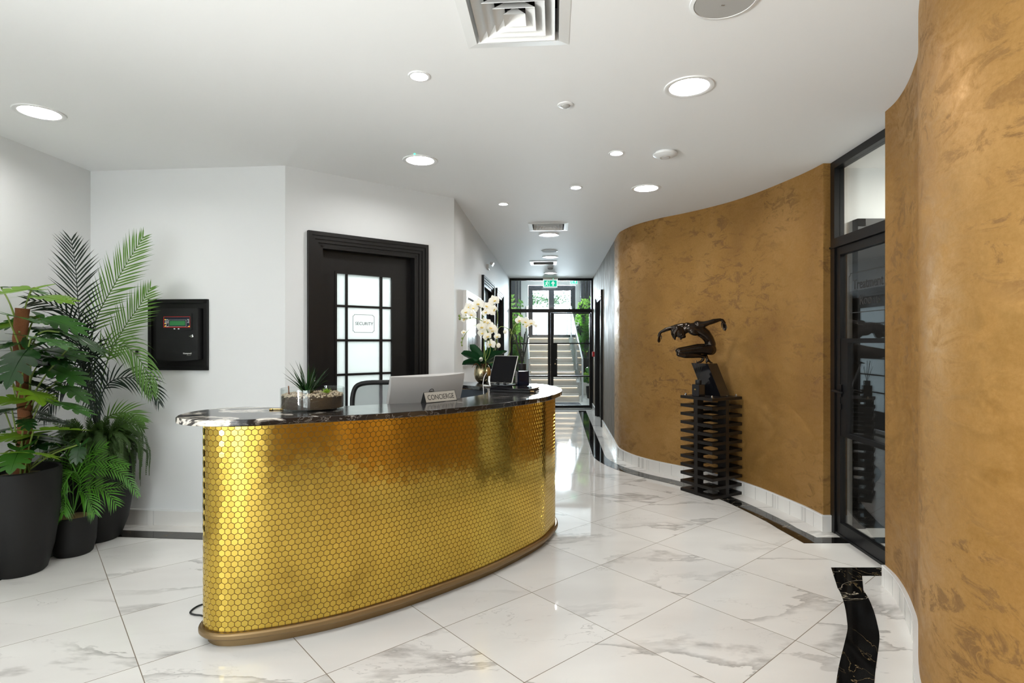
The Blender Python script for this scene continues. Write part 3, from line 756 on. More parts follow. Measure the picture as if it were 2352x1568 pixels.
def corridor_door(name, label, W, u0, u1):
    d = thing(name, label, 'door', W.P((u0 + u1) / 2, 0, 0), kind='structure')
    casing(W, u0, u1, SZ, d)
    a, b = u0 + CW + .02, u1 - CW - .02
    mb = MB(); W.box(mb, a, a + .13, -.09, -.045, .01, sdz - .02); W.box(mb, b - .13, b, -.09, -.045, .01, sdz - .02)
    W.box(mb, a + .13, b - .13, -.09, -.045, .01, .3); W.box(mb, a + .13, b - .13, -.09, -.045, 1.99, sdz - .02)
    for z in (.6, .88, 1.15, 1.43, 1.72): W.box(mb, a + .13, b - .13, -.08, -.05, z - .009, z + .009)
    mb.build('leaf', M['black_wood'], d, smooth=0)
    mb = MB(); W.box(mb, a + .13, b - .13, -.07, -.064, .3, 1.99); mb.build('frosted_pane', M['frosted'], d, smooth=0)
    mb = MB(); hu = b - .06
    mb.tube([W.P(hu, -.045, 1.0), W.P(hu, .0, 1.0), W.P(hu - .11, .0, 1.0)], .009); mb.build('handle', M['steel'], d)
    return d
corridor_door('door_2', 'first black framed door on the left corridor wall, just past the picture', W4, dA0, dA1)
corridor_door('door_3', 'second black framed door on the left corridor wall, near the glazed screen', W4, dB0, dB1)
# right corridor door: solid leaf
d4 = thing('door_4', 'narrow looking black door in the streaky brown corridor wall', 'door', W5.P((dC0 + dC1) / 2, 0, 0), kind='structure')
casing(W5, dC0, dC1, SZ, d4)
mb = MB(); W5.box(mb, dC0 + CW + .02, dC1 - CW - .02, -.09, -.045, .01, sdz - .02)
for z in (.25, 1.15): W5.box(mb, dC0 + .25, dC1 - .25, -.05, -.038, z, z + .75)
mb.build('leaf', M['black_wood'], d4, smooth=0)
mb = MB(); hu = dC1 - CW - .09; mb.tube([W5.P(hu, -.045, 1.02), W5.P(hu, .0, 1.02), W5.P(hu - .11, .0, 1.02)], .009); mb.build('handle', M['chrome'], d4)

# glass treatment-room door with its fanlight
d5 = thing('door_5', 'black framed glass door with fanlight between the two gold walls', 'door', WD.P(WD.L / 2, 0, 0), kind='structure')
mb = MB(); L = WD.L
WD.box(mb, 0, .06, -.06, .012, 0, ZC - .001); WD.box(mb, L - .06, L, -.06, .012, 0, ZC - .001)
WD.box(mb, .06, L - .06, -.06, .012, ZC - .055, ZC - .001); WD.box(mb, .06, L - .06, -.06, .012, 2.12, 2.19)
WD.box(mb, -.0, L, -.045, .022, 2.118, 2.132)
WD.box(mb, .06, L - .06, -.06, .006, 0.0, .018)
mb.build('frame', M['black_frame'], d5, smooth=0)
mb = MB(); WD.box(mb, .06, L - .06, -.03, -.022, 2.19, ZC - .055); mb.build('fanlight_pane', M['glass'], d5, smooth=0)
lf = MB(); a, b = .066, L - .066
WD.box(lf, a, a + .055, -.05, .0, .02, 2.115); WD.box(lf, b - .055, b, -.05, .0, .02, 2.115)
WD.box(lf, a, b, -.05, .0, 2.06, 2.115); WD.box(lf, a, b, -.05, .0, .02, .10)
WD.box(lf, a, b, -.045, -.004, 1.415, 1.447); WD.box(lf, a, b, -.045, -.004, .735, .767)
WD.box(lf, a + .05, a + .15, -.045, -.004, .74, 1.44)
leaf = lf.build('leaf', M['black_frame'], d5, smooth=0)
mb = MB(); WD.box(mb, a + .05, b - .05, -.028, -.020, .1, 2.06); mb.build('pane', M['dimming_glass'], leaf, smooth=0)
mb = MB(); hu = a + .06
for n0, sgn in ((0, 1), (-.05, -1)):
    mb.tube([WD.P(hu, n0, 1.065), WD.P(hu, n0 + sgn * .05, 1.065)], .01)
    mb.tube([WD.P(hu - .01, n0 + sgn * .05, 1.065), WD.P(hu + .12, n0 + sgn * .052, 1.06)], [.011, .008])
    WD.box(mb, hu - .02, hu + .02, n0 - .004, n0 + .004, 1.02, 1.11) if sgn < 0 else WD.box(mb, hu - .02, hu + .02, n0, n0 + .006, 1.02, 1.11)
mb.build('handle', M['black_frame'], leaf)
mb = MB(); WD.box(mb, hu - .014, hu + .014, 0, .006, .93, .97); mb.build('keyhole_cover', M['black_frame'], leaf, smooth=0)
tn = -.0195
ta, tb = WD.hit(1959, 651, tn)[0], WD.hit(2029, 640, tn)[0]
text_mb('Treatment', WD.mat((ta + tb) / 2, tn, 1.825), width=tb - ta, height=.068, ext=.001).build('lettering', M['ink'], leaf, smooth=0)
ra, rb = WD.hit(1975, 690, tn)[0], WD.hit(2022, 687, tn)[0]
text_mb('Rooms', WD.mat((ra + rb) / 2, tn, 1.71), width=rb - ra, height=.064, ext=.001).build('lettering', M['ink'], leaf, smooth=0)
fu = WD.hit(1950, 660, tn)[0]
notched(WD, fu, ta + tb - fu + .03, 1.628, 1.908, tn, .02, .005, leaf, 'grey_ink')
# black double door beyond the glass
wt = Wall(Vector((2.43, 4.36)), Vector((5.2, 4.36)))
d8 = thing('door_8', 'tall black door seen through the glass door', 'door', wt.P(1.2, 0, 0), kind='structure')
mb = MB(); wt.box(mb, .24, 2.3, 0, .05, 0, 2.32); mb.build('leaf', M['black_wood'], d8, smooth=0)
mb = MB(); wt.box(mb, .20, .26, 0, .07, 0, 2.36); wt.box(mb, 2.28, 2.34, 0, .07, 0, 2.36); wt.box(mb, .2, 2.34, 0, .07, 2.3, 2.36); mb.build('casing', M['black_wood'], d8, smooth=0)

# glazed screen at the end of the corridor
d6 = thing('door_6', 'black framed glazed screen with a glass door at the corridor end', 'door', ((pL.x + pR.x) / 2, YP, 0), kind='structure')
def yb(mb, px0, px1, z0, z1, y0=YP - .03, y1=YP + .03):
    x0, x1 = (px0 - CX) / F * YP, (px1 - CX) / F * YP
    return mb.obox((x0, y0, z0), (x1 - x0, 0, 0), (0, y1 - y0, 0), (0, 0, z1 - z0))
def zy(py): return H - (py - CY) / F * YP
mb = MB(); TOP = 2.765
yb(mb, 1170.2, 1174, 0, TOP); yb(mb, 1357.4, 1361.6, 0, TOP)
yb(mb, 1174, 1357.4, zy(644.5), TOP); yb(mb, 1174, 1357.4, zy(717.5), zy(709.5)); yb(mb, 1174, 1259.5, 0, .06)
mb.build('frame', M['black_frame'], d6, smooth=0)
side = MB(); yb(side, 1174, 1177.2, .06, zy(717.5)); yb(side, 1258.5, 1264, 0, zy(717.5)); yb(side, 1177, 1258.5, .06, .10)
yb(side, 1177, 1258.5, zy(789.8), zy(787)); yb(side, 1177, 1258.5, zy(865), zy(862.2))
side = side.build('side_light', M['black_frame'], d6, smooth=0)
mb = MB(); yb(mb, 1176, 1260, .08, zy(717.5), YP - .004, YP + .004); mb.build('pane', M['glass'], side, smooth=0)
lf = MB(); yb(lf, 1264.6, 1271, .012, zy(719)); yb(lf, 1353.6, 1357, .012, zy(719)); yb(lf, 1271, 1354, .012, zy(930)); yb(lf, 1271, 1354, zy(720.5), zy(718))
yb(lf, 1271, 1354, zy(789.8), zy(787)); yb(lf, 1271, 1354, zy(865), zy(862.2)); yb(lf, 1270, 1279.6, zy(864), zy(788))
lf = lf.build('door_leaf', M['black_frame'], d6, smooth=0)
mb = MB(); yb(mb, 1270, 1355, .05, zy(719.5), YP - .004, YP + .004); mb.build('pane', M['glass'], lf, smooth=0)
mb = MB(); yb(mb, 1173, 1358, zy(710), zy(644), YP - .004, YP + .004); mb.build('transom_pane', M['glass'], d6, smooth=0)
mb = MB(); hx = (1277 - CX) / F * YP
mb.tube([(hx, YP - .03, zy(824.5)), (hx, YP - .08, zy(824.5)), (hx + .09, YP - .08, zy(824.5))], .009); mb.build('handle', M['chrome'], lf)
mb = MB(); mb.lathe([(.012, 0), (.012, .01)], c=(hx - .02, YP - .04, zy(835)), M4=Matrix.Rotation(PI / 2, 4, 'X')); mb.build('lock_cylinder', M['chrome'], lf)
# ------------------------------------------------------------------ ceiling fittings
def downlight(c, kind, label, group, lit=True, led=False):
    t = thing('recessed_downlight' if kind == 'd' else 'ceiling_spotlight', label, 'ceiling light', c, group)
    if kind == 'd':
        mb = MB(); mb.lathe([(.128, -.001), (.126, -.006), (.112, -.008), (.101, -.004), (.097, .030), (.1045, .034), (.1045, 0), (.128, 0)], c=c, n=48, close=True)
        mb.build('trim_ring', M['white_trim'], t)
        mb = MB(); mb.lathe([(.1035, .032), (.1035, .026), (0, .026)], c=c, n=48); mb.build('diffuser', M['lamp'], t)
    else:
        mb = MB(); mb.lathe([(.056, -.001), (.054, -.005), (.044, -.006), (.036, .002), (.034, .016), (.0455, .02), (.0455, 0), (.056, 0)], c=c, n=36, close=True)
        mb.build('trim_ring', M['white_trim'], t)
        mb = MB(); mb.lathe([(.0455, .019), (.0455, .013), (0, .013)], c=c, n=36); mb.build('lens', M['spot'], t)
    if led:
        mb = MB(); mb.ball(c + Vector((-.015, -.15, -.003)), .006, nu=8, nv=6); mb.build('indicator', M['green_led'], t)
    return t
for i, (px, py, r, k, l) in enumerate(LAMPS):
    downlight(cei(px, py), k, l, 'recessed ceiling downlights' if k == 'd' else 'small ceiling spotlights', led=(i == 2))
for b, l in zip(FILL_LIGHTS, ('added unseen downlight left of the camera', 'added unseen downlight above the camera', 'added unseen downlight behind the camera')):
    downlight(Vector((b[0], b[1], ZC)), 'd', l, 'recessed ceiling downlights')

def louvre_vent(c, label):
    t = thing('air_vent', label, 'air vent', c, 'ceiling air vents')
    def frame(mb, h0, z0, h1, z1, th=.003):
        a, b = sq(c, h0), sq(c, h1)
        A = [p + Vector((0, 0, z0)) for p in a]; Bq = [p + Vector((0, 0, z1)) for p in b]
        up = Vector((0, 0, th))
        vs = A + Bq + [p + up for p in A] + [p + up for p in Bq]
        fs = []
        for i in range(4):
            j = (i + 1) % 4
            fs += [(i, j, 4 + j, 4 + i), (8 + j, 8 + i, 12 + i, 12 + j), (j, i, 8 + i, 8 + j), (4 + i, 4 + j, 12 + j, 12 + i)]
        mb.add(vs, fs)
    mb = MB(); frame(mb, .228, -.0015, .183, -.006); frame(mb, .183, -.006, .176, .03); mb.build('flange', M['white_trim'], t, smooth=0)
    mb = MB()
    for h in (.165, .125, .085):
        frame(mb, h, -.012, h - .042, .035, .002)
    s4 = sq(c, .045); s5 = sq(c, .012)
    mb.add([p + Vector((0, 0, -.012)) for p in s4] + [p + Vector((0, 0, .03)) for p in s5], [(0, 1, 5, 4), (1, 2, 6, 5), (2, 3, 7, 6), (3, 0, 4, 7), (4, 5, 6, 7)])
    mb.build('louvre', M['white_trim'], t, smooth=0)
    mb = MB()
    q = sq(c, .176); up = Vector((0, 0, .135))
    mb.add([p + up for p in q], [(0, 1, 2, 3)])
    for i in range(7):
        a = q[0].lerp(q[1], (i + .5) / 7); b = q[3].lerp(q[2], (i + .5) / 7)
        mb.obox(a + Vector((0, 0, .06)), b - a, (.004, 0, 0), (0, 0, .06))
    mb.build('damper', M['dark_void'], t, smooth=0)
    return t
louvre_vent(VENT1, 'square four-way air vent cut by the top edge of the view')
louvre_vent(VENT2, 'square four-way air vent at the mouth of the corridor')
t = thing('slatted_air_vent', 'wide slatted air vent deeper in the corridor ceiling', 'air vent', VENT3)
u = Vector((CD.y, -CD.x, 0)); w = Vector((CD.x, CD.y, 0))
mb = MB()
for (a0, a1, b0, b1) in ((-.225, .225, -.225, -.17), (-.225, .225, .17, .225), (-.225, -.17, -.17, .17), (.17, .225, -.17, .17)):
    mb.obox(VENT3 + u * a0 + w * b0 + Vector((0, 0, -.008)), u * (a1 - a0), w * (b1 - b0), (0, 0, .007))
mb.build('flange', M['white_trim'], t, smooth=0)
mb = MB()
for i in range(9):
    b0 = -.17 + .34 * (i + .5) / 9
    mb.obox(VENT3 + u * -.17 + w * (b0 - .008) + Vector((0, 0, -.006)), u * .34, w * .016 + Vector((0, 0, .012)), Vector((0, 0, .003)))
mb.build('slats', M['grey_grille'], t, smooth=0)
mb = MB(); q = sq(VENT3, .176); mb.add([p + Vector((0, 0, .05)) for p in q], [(0, 1, 2, 3)]); mb.build('backing', M['dark_void'], t, smooth=0)

def speaker(c, r, label):
    t = thing('ceiling_speaker', label, 'speaker', c, 'round ceiling speakers')
    mb = MB(); mb.lathe([(r, -.001), (r * .99, -.006), (r * .885, -.009), (r * .87, -.002)], c=c, n=56); mb.build('rim', M['white_trim'], t)
    mb = MB(); mb.lathe([(r * .88, -.002), (r * .86, -.0075), (0, -.0085)], c=c, n=56); mb.build('grille', M['grey_grille'], t)
    mb = MB(); mb.box(c + Vector((.0, .02, -.009)), (.012, .006, .002)); mb.build('badge', M['alu'], t)
speaker(Vector((.835, 2.215, ZC)), .132, 'round speaker grille cut by the top edge of the view')
speaker(cei(1262, 576), .121, 'round speaker in the corridor ceiling')
c = cei(1528, 349)
t = thing('ceiling_access_point', 'white flying-saucer dome on the ceiling near the gold curved wall', 'access point', c)
mb = MB(); mb.lathe([(.070, -.001), (.070, -.012), (.085, -.014), (.083, -.022), (.062, -.034), (.034, -.040)], c=c, n=48); mb.build('dome', M['white_plastic'], t)
mb = MB(); mb.lathe([(.036, -.038), (.034, -.0415), (.031, -.0415), (.030, -.039)], c=c, n=40); mb.build('indicator_ring', M['alu'], t)
mb = MB(); mb.lathe([(.030, -.038), (.028, -.0425), (0, -.043)], c=c, n=40); mb.build('cap', M['white_plastic'], t)
c = cei(1299, 240)
t = thing('ceiling_motion_sensor', 'small unlit round sensor in the middle of the ceiling', 'sensor', c)
mb = MB(); mb.lathe([(.046, -.001), (.044, -.005), (.028, -.008), (.026, -.004)], c=c, n=36); mb.build('rim', M['white_trim'], t)
mb = MB(); mb.lathe([(.027, -.002), (.024, -.012), (.014, -.018), (0, -.020)], c=c, n=32); mb.build('lens', M['grey_grille'], t)
c = cei(1264, 611)
t = thing('smoke_detector', 'grey smoke detector on the corridor ceiling', 'smoke detector', c)
mb = MB(); mb.lathe([(.055, -.001), (.055, -.02), (.05, -.03)], c=c, n=32); mb.build('base', M['white_plastic'], t)
mb = MB(); mb.lathe([(.045, -.028), (.048, -.045), (.038, -.06), (.02, -.066), (0, -.067)], c=c, n=32); mb.build('sensing_head', M['grey_grille'], t)

def exit_sign(c, w, h, label, drop=.03):
    """hung from the ceiling, facing the camera; c is the top centre"""
    t = thing('exit_sign', label, 'exit sign', c, 'green exit signs')
    mb = MB(); mb.box(c + Vector((0, 0, -.022)), (w * 1.03, .05, .044)); mb.build('housing', M['alu'], t, smooth=0)
    mb = MB(); mb.ball(c + Vector((w * .2, -.026, -.03)), .006, nu=8, nv=6); mb.build('indicator', M['green_led'], t)
    zc = c.z - .044 - h / 2
    mb = MB(); mb.box((c.x, c.y, zc), (w, .008, h)); mb.build('panel', M['exit_white'], t, smooth=0)
    y = c.y - .0045
    def R(x0, x1, z0, z1, mat, nm, yy=0):
        mb = MB(); mb.obox((c.x + x0 * w, y - .0008 - yy, zc + z0 * h), ((x1 - x0) * w, 0, 0), (0, .0008, 0), (0, 0, (z1 - z0) * h)); return mb.build(nm, M[mat], t, smooth=0)
    R(-.45, -.09, -.40, .40, 'exit_green', 'pictogram_field'); R(-.07, .45, -.40, .40, 'exit_green', 'arrow_field')
    # arrow pointing up
    mb = MB(); X = lambda a, b: (c.x + a * w, y - .0015, zc + b * h)
    mb.add([X(.155, -.3), X(.235, -.3), X(.235, -.02), X(.345, -.02), X(.195, .33), X(.045, -.02), X(.155, -.02)], [(0, 1, 2, 3, 4, 5, 6)])
    mb.build('arrow', M['exit_white'], t, smooth=0)
    # running figure leaving through a doorway
    mb = MB()
    def limb(a, b, r): mb.tube([X(*a), X(*b)], r * h, 6)
    mb.ball(X(-.215, .27), (.07 * h, .003, .07 * h), nu=10, nv=8)
    limb((-.235, .17), (-.285, -.06), .055); limb((-.24, .15), (-.16, .03), .03); limb((-.16, .03), (-.11, .1), .026); limb((-.245, .15), (-.33, .12), .03); limb((-.33, .12), (-.36, .02), .026)
    limb((-.285, -.06), (-.205, -.15), .038); limb((-.205, -.15), (-.2, -.33), .032); limb((-.285, -.06), (-.33, -.2), .038); limb((-.33, -.2), (-.42, -.26), .032)
    mb.build('running_figure', M['exit_white'], t)
    return t
exit_sign(Vector(((1264 - CX) / F * 11.82, 11.82, ZC)), .295, .165, 'green exit sign hanging before the glazed screen')

# ------------------------------------------------------------------ things on the walls
u0, zt_ = W2.hit(345, 688); u1, zb_ = W2.hit(480, 850)
t = thing('fire_alarm_panel', 'black fire alarm panel with a small green display beside the palm', 'alarm panel', W2.P((u0 + u1) / 2, 0, zb_))
uc = (u0 + u1) / 2; w_, h_ = u1 - u0, zt_ - zb_; zc_ = (zt_ + zb_) / 2
mb = MB()
W2.box(mb, u0, u1, .001, .012, zb_, zt_)
for (a, b, c0, d0) in ((u0, u1, zt_ - .028, zt_), (u0, u1, zb_, zb_ + .028), (u0, u0 + .028, zb_, zt_), (u1 - .028, u1, zb_, zt_)): W2.box(mb, a, b, .001, .026, c0, d0)
mb.build('surround', M['black_wood'], t, smooth=0, bevel=.002)
N1 = .075
e0, ez1 = W2.hit(358.5, 708, N1); e1, ez0 = W2.hit(454.5, 825, N1)
mb = MB(); W2.box(mb, e0, e1, .005, N1, ez0, ez1)
bz = [W2.P(e0 + (e1 - e0) * k / 12, N1, ez0 - .014 * math.sin(PI * k / 12)) for k in range(13)]
for p, q in zip(bz, bz[1:]):
    mb.add([p, q, Vector((q.x, q.y, ez0)), Vector((p.x, p.y, ez0)), p - Vector((W2.n.x, W2.n.y, 0)) * .06, q - Vector((W2.n.x, W2.n.y, 0)) * .06], [(0, 1, 2, 3), (1, 0, 4, 5)])
mb.build('enclosure', M['black_plastic'], t, smooth=0, bevel=.004)
a, zt2 = W2.hit(369.5, 719.5, N1); b, zb2 = W2.hit(441.5, 757, N1)
mb = MB(); top = [(a + (b - a) * k / 10, zt2 + .006 * math.sin(PI * k / 10)) for k in range(11)]; bot = [(a + (b - a) * k / 10, zb2 - .008 * math.sin(PI * k / 10)) for k in range(11)]
vs = [W2.P(p[0], N1 + .005, p[1]) for p in top] + [W2.P(p[0], N1 + .005, p[1]) for p in bot] + [W2.P(p[0], N1 - .002, p[1]) for p in top] + [W2.P(p[0], N1 - .002, p[1]) for p in bot]
fs = []
for k in range(10): fs += [(11 + k, 12 + k, k + 1, k), (k, k + 1, 22 + k + 1, 22 + k), (11 + k + 1, 11 + k, 33 + k, 33 + k + 1)]
fs += [(0, 11, 33, 22), (21, 10, 32, 43)]
mb.add(vs, fs); mb.build('display_bezel', M['black_plastic'], t, smooth=0)
s0, sz1 = W2.hit(375.5, 727, N1 + .006); s1, sz0 = W2.hit(436.5, 751.8, N1 + .006)
mb = MB(); W2.box(mb, s0, s1, N1 + .004, N1 + .0065, sz0, sz1); mb.build('display_border', M['red'], t, smooth=0)
mb = MB(); W2.box(mb, s0 + .005, s1 - .002, N1 + .006, N1 + .0072, sz0 + .005, sz1 - .003); mb.build('display', M['display'], t, smooth=0)
mb = MB()
sx = lambda f: s0 + (s1 - s0) * f
sy = lambda f: sz1 - (sz1 - sz0) * f
for (p, q, r, s) in ((.2, .86, .3, .31), (.2, .86, .9, .91), (.2, .206, .3, .91), (.854, .86, .3, .91)): W2.box(mb, sx(p), sx(q), N1 + .007, N1 + .0076, sy(s), sy(r))
for (p, q, r) in ((.09, .18, .28), (.06, .19, .42), (.06, .19, .55), (.1, .15, .66), (.07, .13, .8), (.1, .19, .91), (.9, .97, .27), (.92, .97, .41), (.9, .97, .55), (.92, .97, .9)): W2.box(mb, sx(p), sx(q), N1 + .007, N1 + .0076, sy(r + .022), sy(r - .022))
mb.build('display_print', M['white_plastic'], t, smooth=0)
mb = MB(); W2.box(mb, sx(.24), sx(.82), N1 + .007, N1 + .008, sy(.82), sy(.39)); mb.build('readout', M['lcd'], t, smooth=0)
for fx_, f in ((.07, .28), (.07, .64), (.07, .88), (.975, .9)):
    mb = MB(); mb.ball(W2.P(sx(fx_), N1 + .008, sy(f)), .0036, nu=8, nv=6); mb.build('warning_light', M['amber'], t)
for x in (400.5, 410):
    p = W2.hit(x, 754.9, N1 + .006); mb = MB(); mb.ball(W2.P(p[0], N1 + .005, p[1]), (.0075, .004, .0045), nu=12, nv=8); mb.build('button', M['white_plastic'], t)
p = W2.hit(441.5, 772, N1); mb = MB()
RX = Matrix(((W2.u.x, 0, W2.n.x), (W2.u.y, 0, W2.n.y), (0, 1, 0))).to_4x4()
mb.lathe([(.011, -.002), (.011, .004), (.008, .006)], c=W2.P(p[0], N1, p[1]), n=20, M4=RX); W2.box(mb, p[0] - .02, p[0], N1 + .006, N1 + .008, p[1] - .003, p[1] + .003); mb.build('key_lock', M['chrome'], t)
mb = MB(); p1 = W2.hit(448.5, 700, N1)
W2.box(mb, e1 - .013, e1 - .0115, N1 - .001, N1 + .0004, ez0, ez1); q = W2.hit(400, 779, N1)[1]; W2.box(mb, e0, e1, N1 - .001, N1 + .0003, q - .0006, q + .0006)
mb.build('door_seam', M['dark_void'], t, smooth=0)
p = W2.hit(430.2, 811.8, N1)
text_mb('Honeywell', W2.mat(p[0], N1 + .0005, p[1]), width=W2.hit(439.6, 811, N1)[0] - W2.hit(420.8, 811, N1)[0], ext=.0005, weight=.01).build('lettering', M['white_plastic'], t, smooth=0)
p = W2.hit(434, 815.6, N1)
text_mb('GENT', W2.mat(p[0], N1 + .0005, p[1]), width=.036, height=.006, ext=.0005).build('lettering', M['alu'], t, smooth=0)
# switch half hidden by the palm
p = W2.hit(310, 809)
mb = MB(); W2.box(mb, p[0] - .043, p[0] + .043, 0, .009, p[1] - .03, p[1] + .03)
t = thing('light_switch', 'small grey switch plate on the wall behind the palm fronds', 'light switch', W2.P(p[0], 0, p[1] - .03))
mb.build('plate', M['alu'], t, smooth=0); mb = MB(); W2.box(mb, p[0] + .012, p[0] + .036, .008, .012, p[1] - .016, p[1] + .016); mb.build('rocker', M['black_plastic'], t, smooth=0)

# picture on the left corridor wall
u0 = W4.hit(1063, 700)[0]; u1 = W4.hit(1098.4, 700)[0]; pz0, pz1 = 1.175, 1.952
t = thing('framed_picture', 'white framed monochrome photograph on the left corridor wall', 'picture', W4.P((u0 + u1) / 2, 0, pz0))
mb = MB(); fw, dp = .09, .04
W4.box(mb, u0, u0 + fw, .001, dp, pz0, pz1); W4.box(mb, u1 - fw, u1, .001, dp, pz0, pz1); W4.box(mb, u0 + fw, u1 - fw, .001, dp, pz0, pz0 + .065); W4.box(mb, u0 + fw, u1 - fw, .001, dp, pz1 - .065, pz1)
mb.build('frame', M['white_trim'], t, smooth=0)
mb = MB(); W4.box(mb, u0 + fw, u1 - fw, .004, .014, pz0 + .065, pz1 - .065); mb.build('print', M['print'], t, smooth=0)
# emergency light above the corridor doors
p = W4.hit(1119, 611)
t = thing('emergency_light', 'small white twin-head emergency light high on the left corridor wall', 'emergency light', W4.P(p[0], 0, p[1] - .05))
mb = MB(); W4.box(mb, p[0] - .06, p[0] + .06, 0, .03, p[1] - .05, p[1] + .02); mb.build('body', M['white_plastic'], t, smooth=0, bevel=.004)
for s in (-1, 1):
    mb = MB(); q = W4.P(p[0] + s * .035, .05, p[1] + .045); mb.tube([q, q + Vector((W4.n.x, W4.n.y, -.7)) * .035], [.018, .028], 14); mb.build('lamp_head', M['white_plastic'], t)
p = W5.hit(1365.5, 813)
t = thing('call_point', 'red fire call point on the gold wall beside the glazed screen', 'call point', W5.P(p[0], 0, p[1] - .05))
mb = MB(); W5.box(mb, p[0] - .05, p[0] + .05, 0, .045, p[1] - .05, p[1] + .05); mb.build('box', M['red'], t, smooth=0, bevel=.005)
mb = MB(); W5.box(mb, p[0] - .03, p[0] + .03, .043, .047, p[1] - .03, p[1] + .03); mb.build('break_glass', M['white_plastic'], t, smooth=0)

# ------------------------------------------------------------------ reception desk
ZT, ZU = 1.06, 1.03
bpx = [(466, 1432), (476, 1442), (490, 1447.4), (510, 1449), (534, 1448.8), (578, 1444.5), (646, 1434.5), (685, 1427.5), (770, 1410), (855, 1387), (940, 1361), (1025, 1331.5), (1110, 1299.5), (1178, 1268.5), (1246, 1232), (1261, 1217)]
body = [v2(atz(px, py, .08)) for px, py in bpx]
front = [Vector((-1.30, 2.94)), Vector((-1.39, 2.925)), Vector((-1.455, 2.86)), Vector((-1.484, 2.775))] + body
rear = [Vector((.325, 4.22)), Vector((.30, 4.42)), Vector((.20, 4.58)), Vector((.02, 4.68)), Vector((-.22, 4.79)), Vector((-.46, 4.92))]
O = resample(smooth_path(catmull(front + rear, 8), 8), .02)
i0 = min(range(len(O)), key=lambda i: (O[i] - body[6]).length)
inn = offset(O[i0 - 8:], .17)
inner = [Vector((-1.28, 2.88))] + inn[10:]
desk = thing('reception_desk', 'curved gold hexagon-tiled reception desk with a black and white marble top', 'reception desk', (-.5, 3.4, 0))
mb = MB(); mb.prism([tuple(p) for p in O] + [tuple(p) for p in inner[::-1]], .075, ZU - .001); mb.build('front_panel', M['grout'], desk, smooth=25)
# mosaic of hexagons bent round the front
L = [0]
for a, b in zip(O, O[1:]): L.append(L[-1] + (b - a).length)
def at_s(s):
    s = max(0, min(L[-1] - 1e-6, s)); lo, hi = 0, len(L) - 1
    while hi - lo > 1:
        m_ = (lo + hi) // 2
        if L[m_] <= s: lo = m_
        else: hi = m_
    u = (s - L[lo]) / (L[lo + 1] - L[lo]); p = O[lo].lerp(O[lo + 1], u)
    t0 = (O[min(lo + 2, len(O) - 1)] - O[max(lo - 1, 0)]).normalized()
    return p, t0
mb = MB(); HW, PZ = .0292, .0254; rows_ = int((ZU - .085) / PZ) + 1
rr = HW / math.sqrt(3); rnd = random.Random(3)
for r in range(rows_ + 1):
    z = .086 + r * PZ; s = (HW / 2 if r % 2 else 0) + .01
    while s < L[-1] - .01:
        p, t0 = at_s(s); nrm = Vector((t0.y, -t0.x, 0)); tt = Vector((t0.x, t0.y, 0)); zz = Vector((0, 0, 1))
        tx, tz = rnd.gauss(0, .007), rnd.gauss(0, .007)
        c3 = Vector((p.x, p.y, z)); lo = []; hi = []
        for k in range(6):
            q = PI / 6 + k * PI / 3; dx, dz = math.cos(q), math.sin(q)
            for lst, sc_, h in ((lo, rr - .0008, .0002), (hi, rr - .0017, .0022)):
                zz_ = min(dz * sc_ + z, ZU - .001) - z; zz_ = max(zz_, .0755 - z)
                lst.append(c3 + tt * dx * sc_ + zz * zz_ + nrm * (h + (dx * tx + dz * tz) * sc_))
        if z - rr < ZU - .006:
            mb.add(lo + hi, [(0, 1, 7, 6), (1, 2, 8, 7), (2, 3, 9, 8), (3, 4, 10, 9), (4, 5, 11, 10), (5, 0, 6, 11), (6, 7, 8, 9, 10, 11)])
        s += HW
mb.build('hexagon_mosaic', M['hex'], desk, smooth=0)
# bronze foot rail and recessed kick
Or = offset(O, -.022)
cl = [tuple(p) for p in Or] + [tuple(p) for p in offset(inner, -.0)[::-1]]
mb = MB(); mb.prism(cl, .042, .075)
mb.build('foot_rail', M['bronze_trim'], desk, smooth=25, bevel=.009)
mb = MB(); mb.prism([tuple(p) for p in offset(O, .018)] + [tuple(p) for p in offset(inner, .0)[::-1]], 0, .043); mb.build('kick_plate', M['bronze_trim'], desk, smooth=25)
mb = MB(); mb.ribbon(inner[2:], offset(inner[2:], .012), .43, ZU - .002); mb.build('inner_lining', M['navy'], desk, smooth=25)
# the stone top
tpx = [(403.2, 957.9), (420, 961.6), (448, 964), (479.8, 964.8), (545.3, 964), (614.5, 960.9), (708, 956.2), (788.5, 953.4), (858, 950.2), (922.3, 946), (1009.6, 939.4), (1083, 932.6), (1147.3, 925.6), (1216.2, 917), (1262, 909.2), (1284, 901.5), (1291.3, 896.4), (1285, 890), (1262, 884.2), (1239, 881.7), (1216, 880.6)]
T = [v2(atz(px, py, ZT)) for px, py in tpx]
bk = [Vector((-.1, 5.0)), Vector((-.44, 5.13)), Vector((-.535, 5.15))]
ipx = [(1065.8, 884.3), (1110.6, 888.9), (1119.5, 895), (1111, 905), (1057.8, 913.7), (963.7, 924.5), (890, 927.2), (793.8, 931.8), (652, 935), (558.4, 934.2), (502, 937), (452, 943), (424, 948.4), (409, 953)]
I = [v2(atz(px, py, ZT)) for px, py in ipx]
outer_ = smooth_path(catmull(T, 5), 2)
inner_ = smooth_path(catmull([Vector((-.62, 4.83))] + I, 5), 2)
top_poly = outer_ + bk + inner_
mb = MB(); mb.prism([tuple(p) for p in top_poly], ZU, ZT); ct = mb.build('countertop', M['counter'], desk, smooth=25, bevel=.0025)
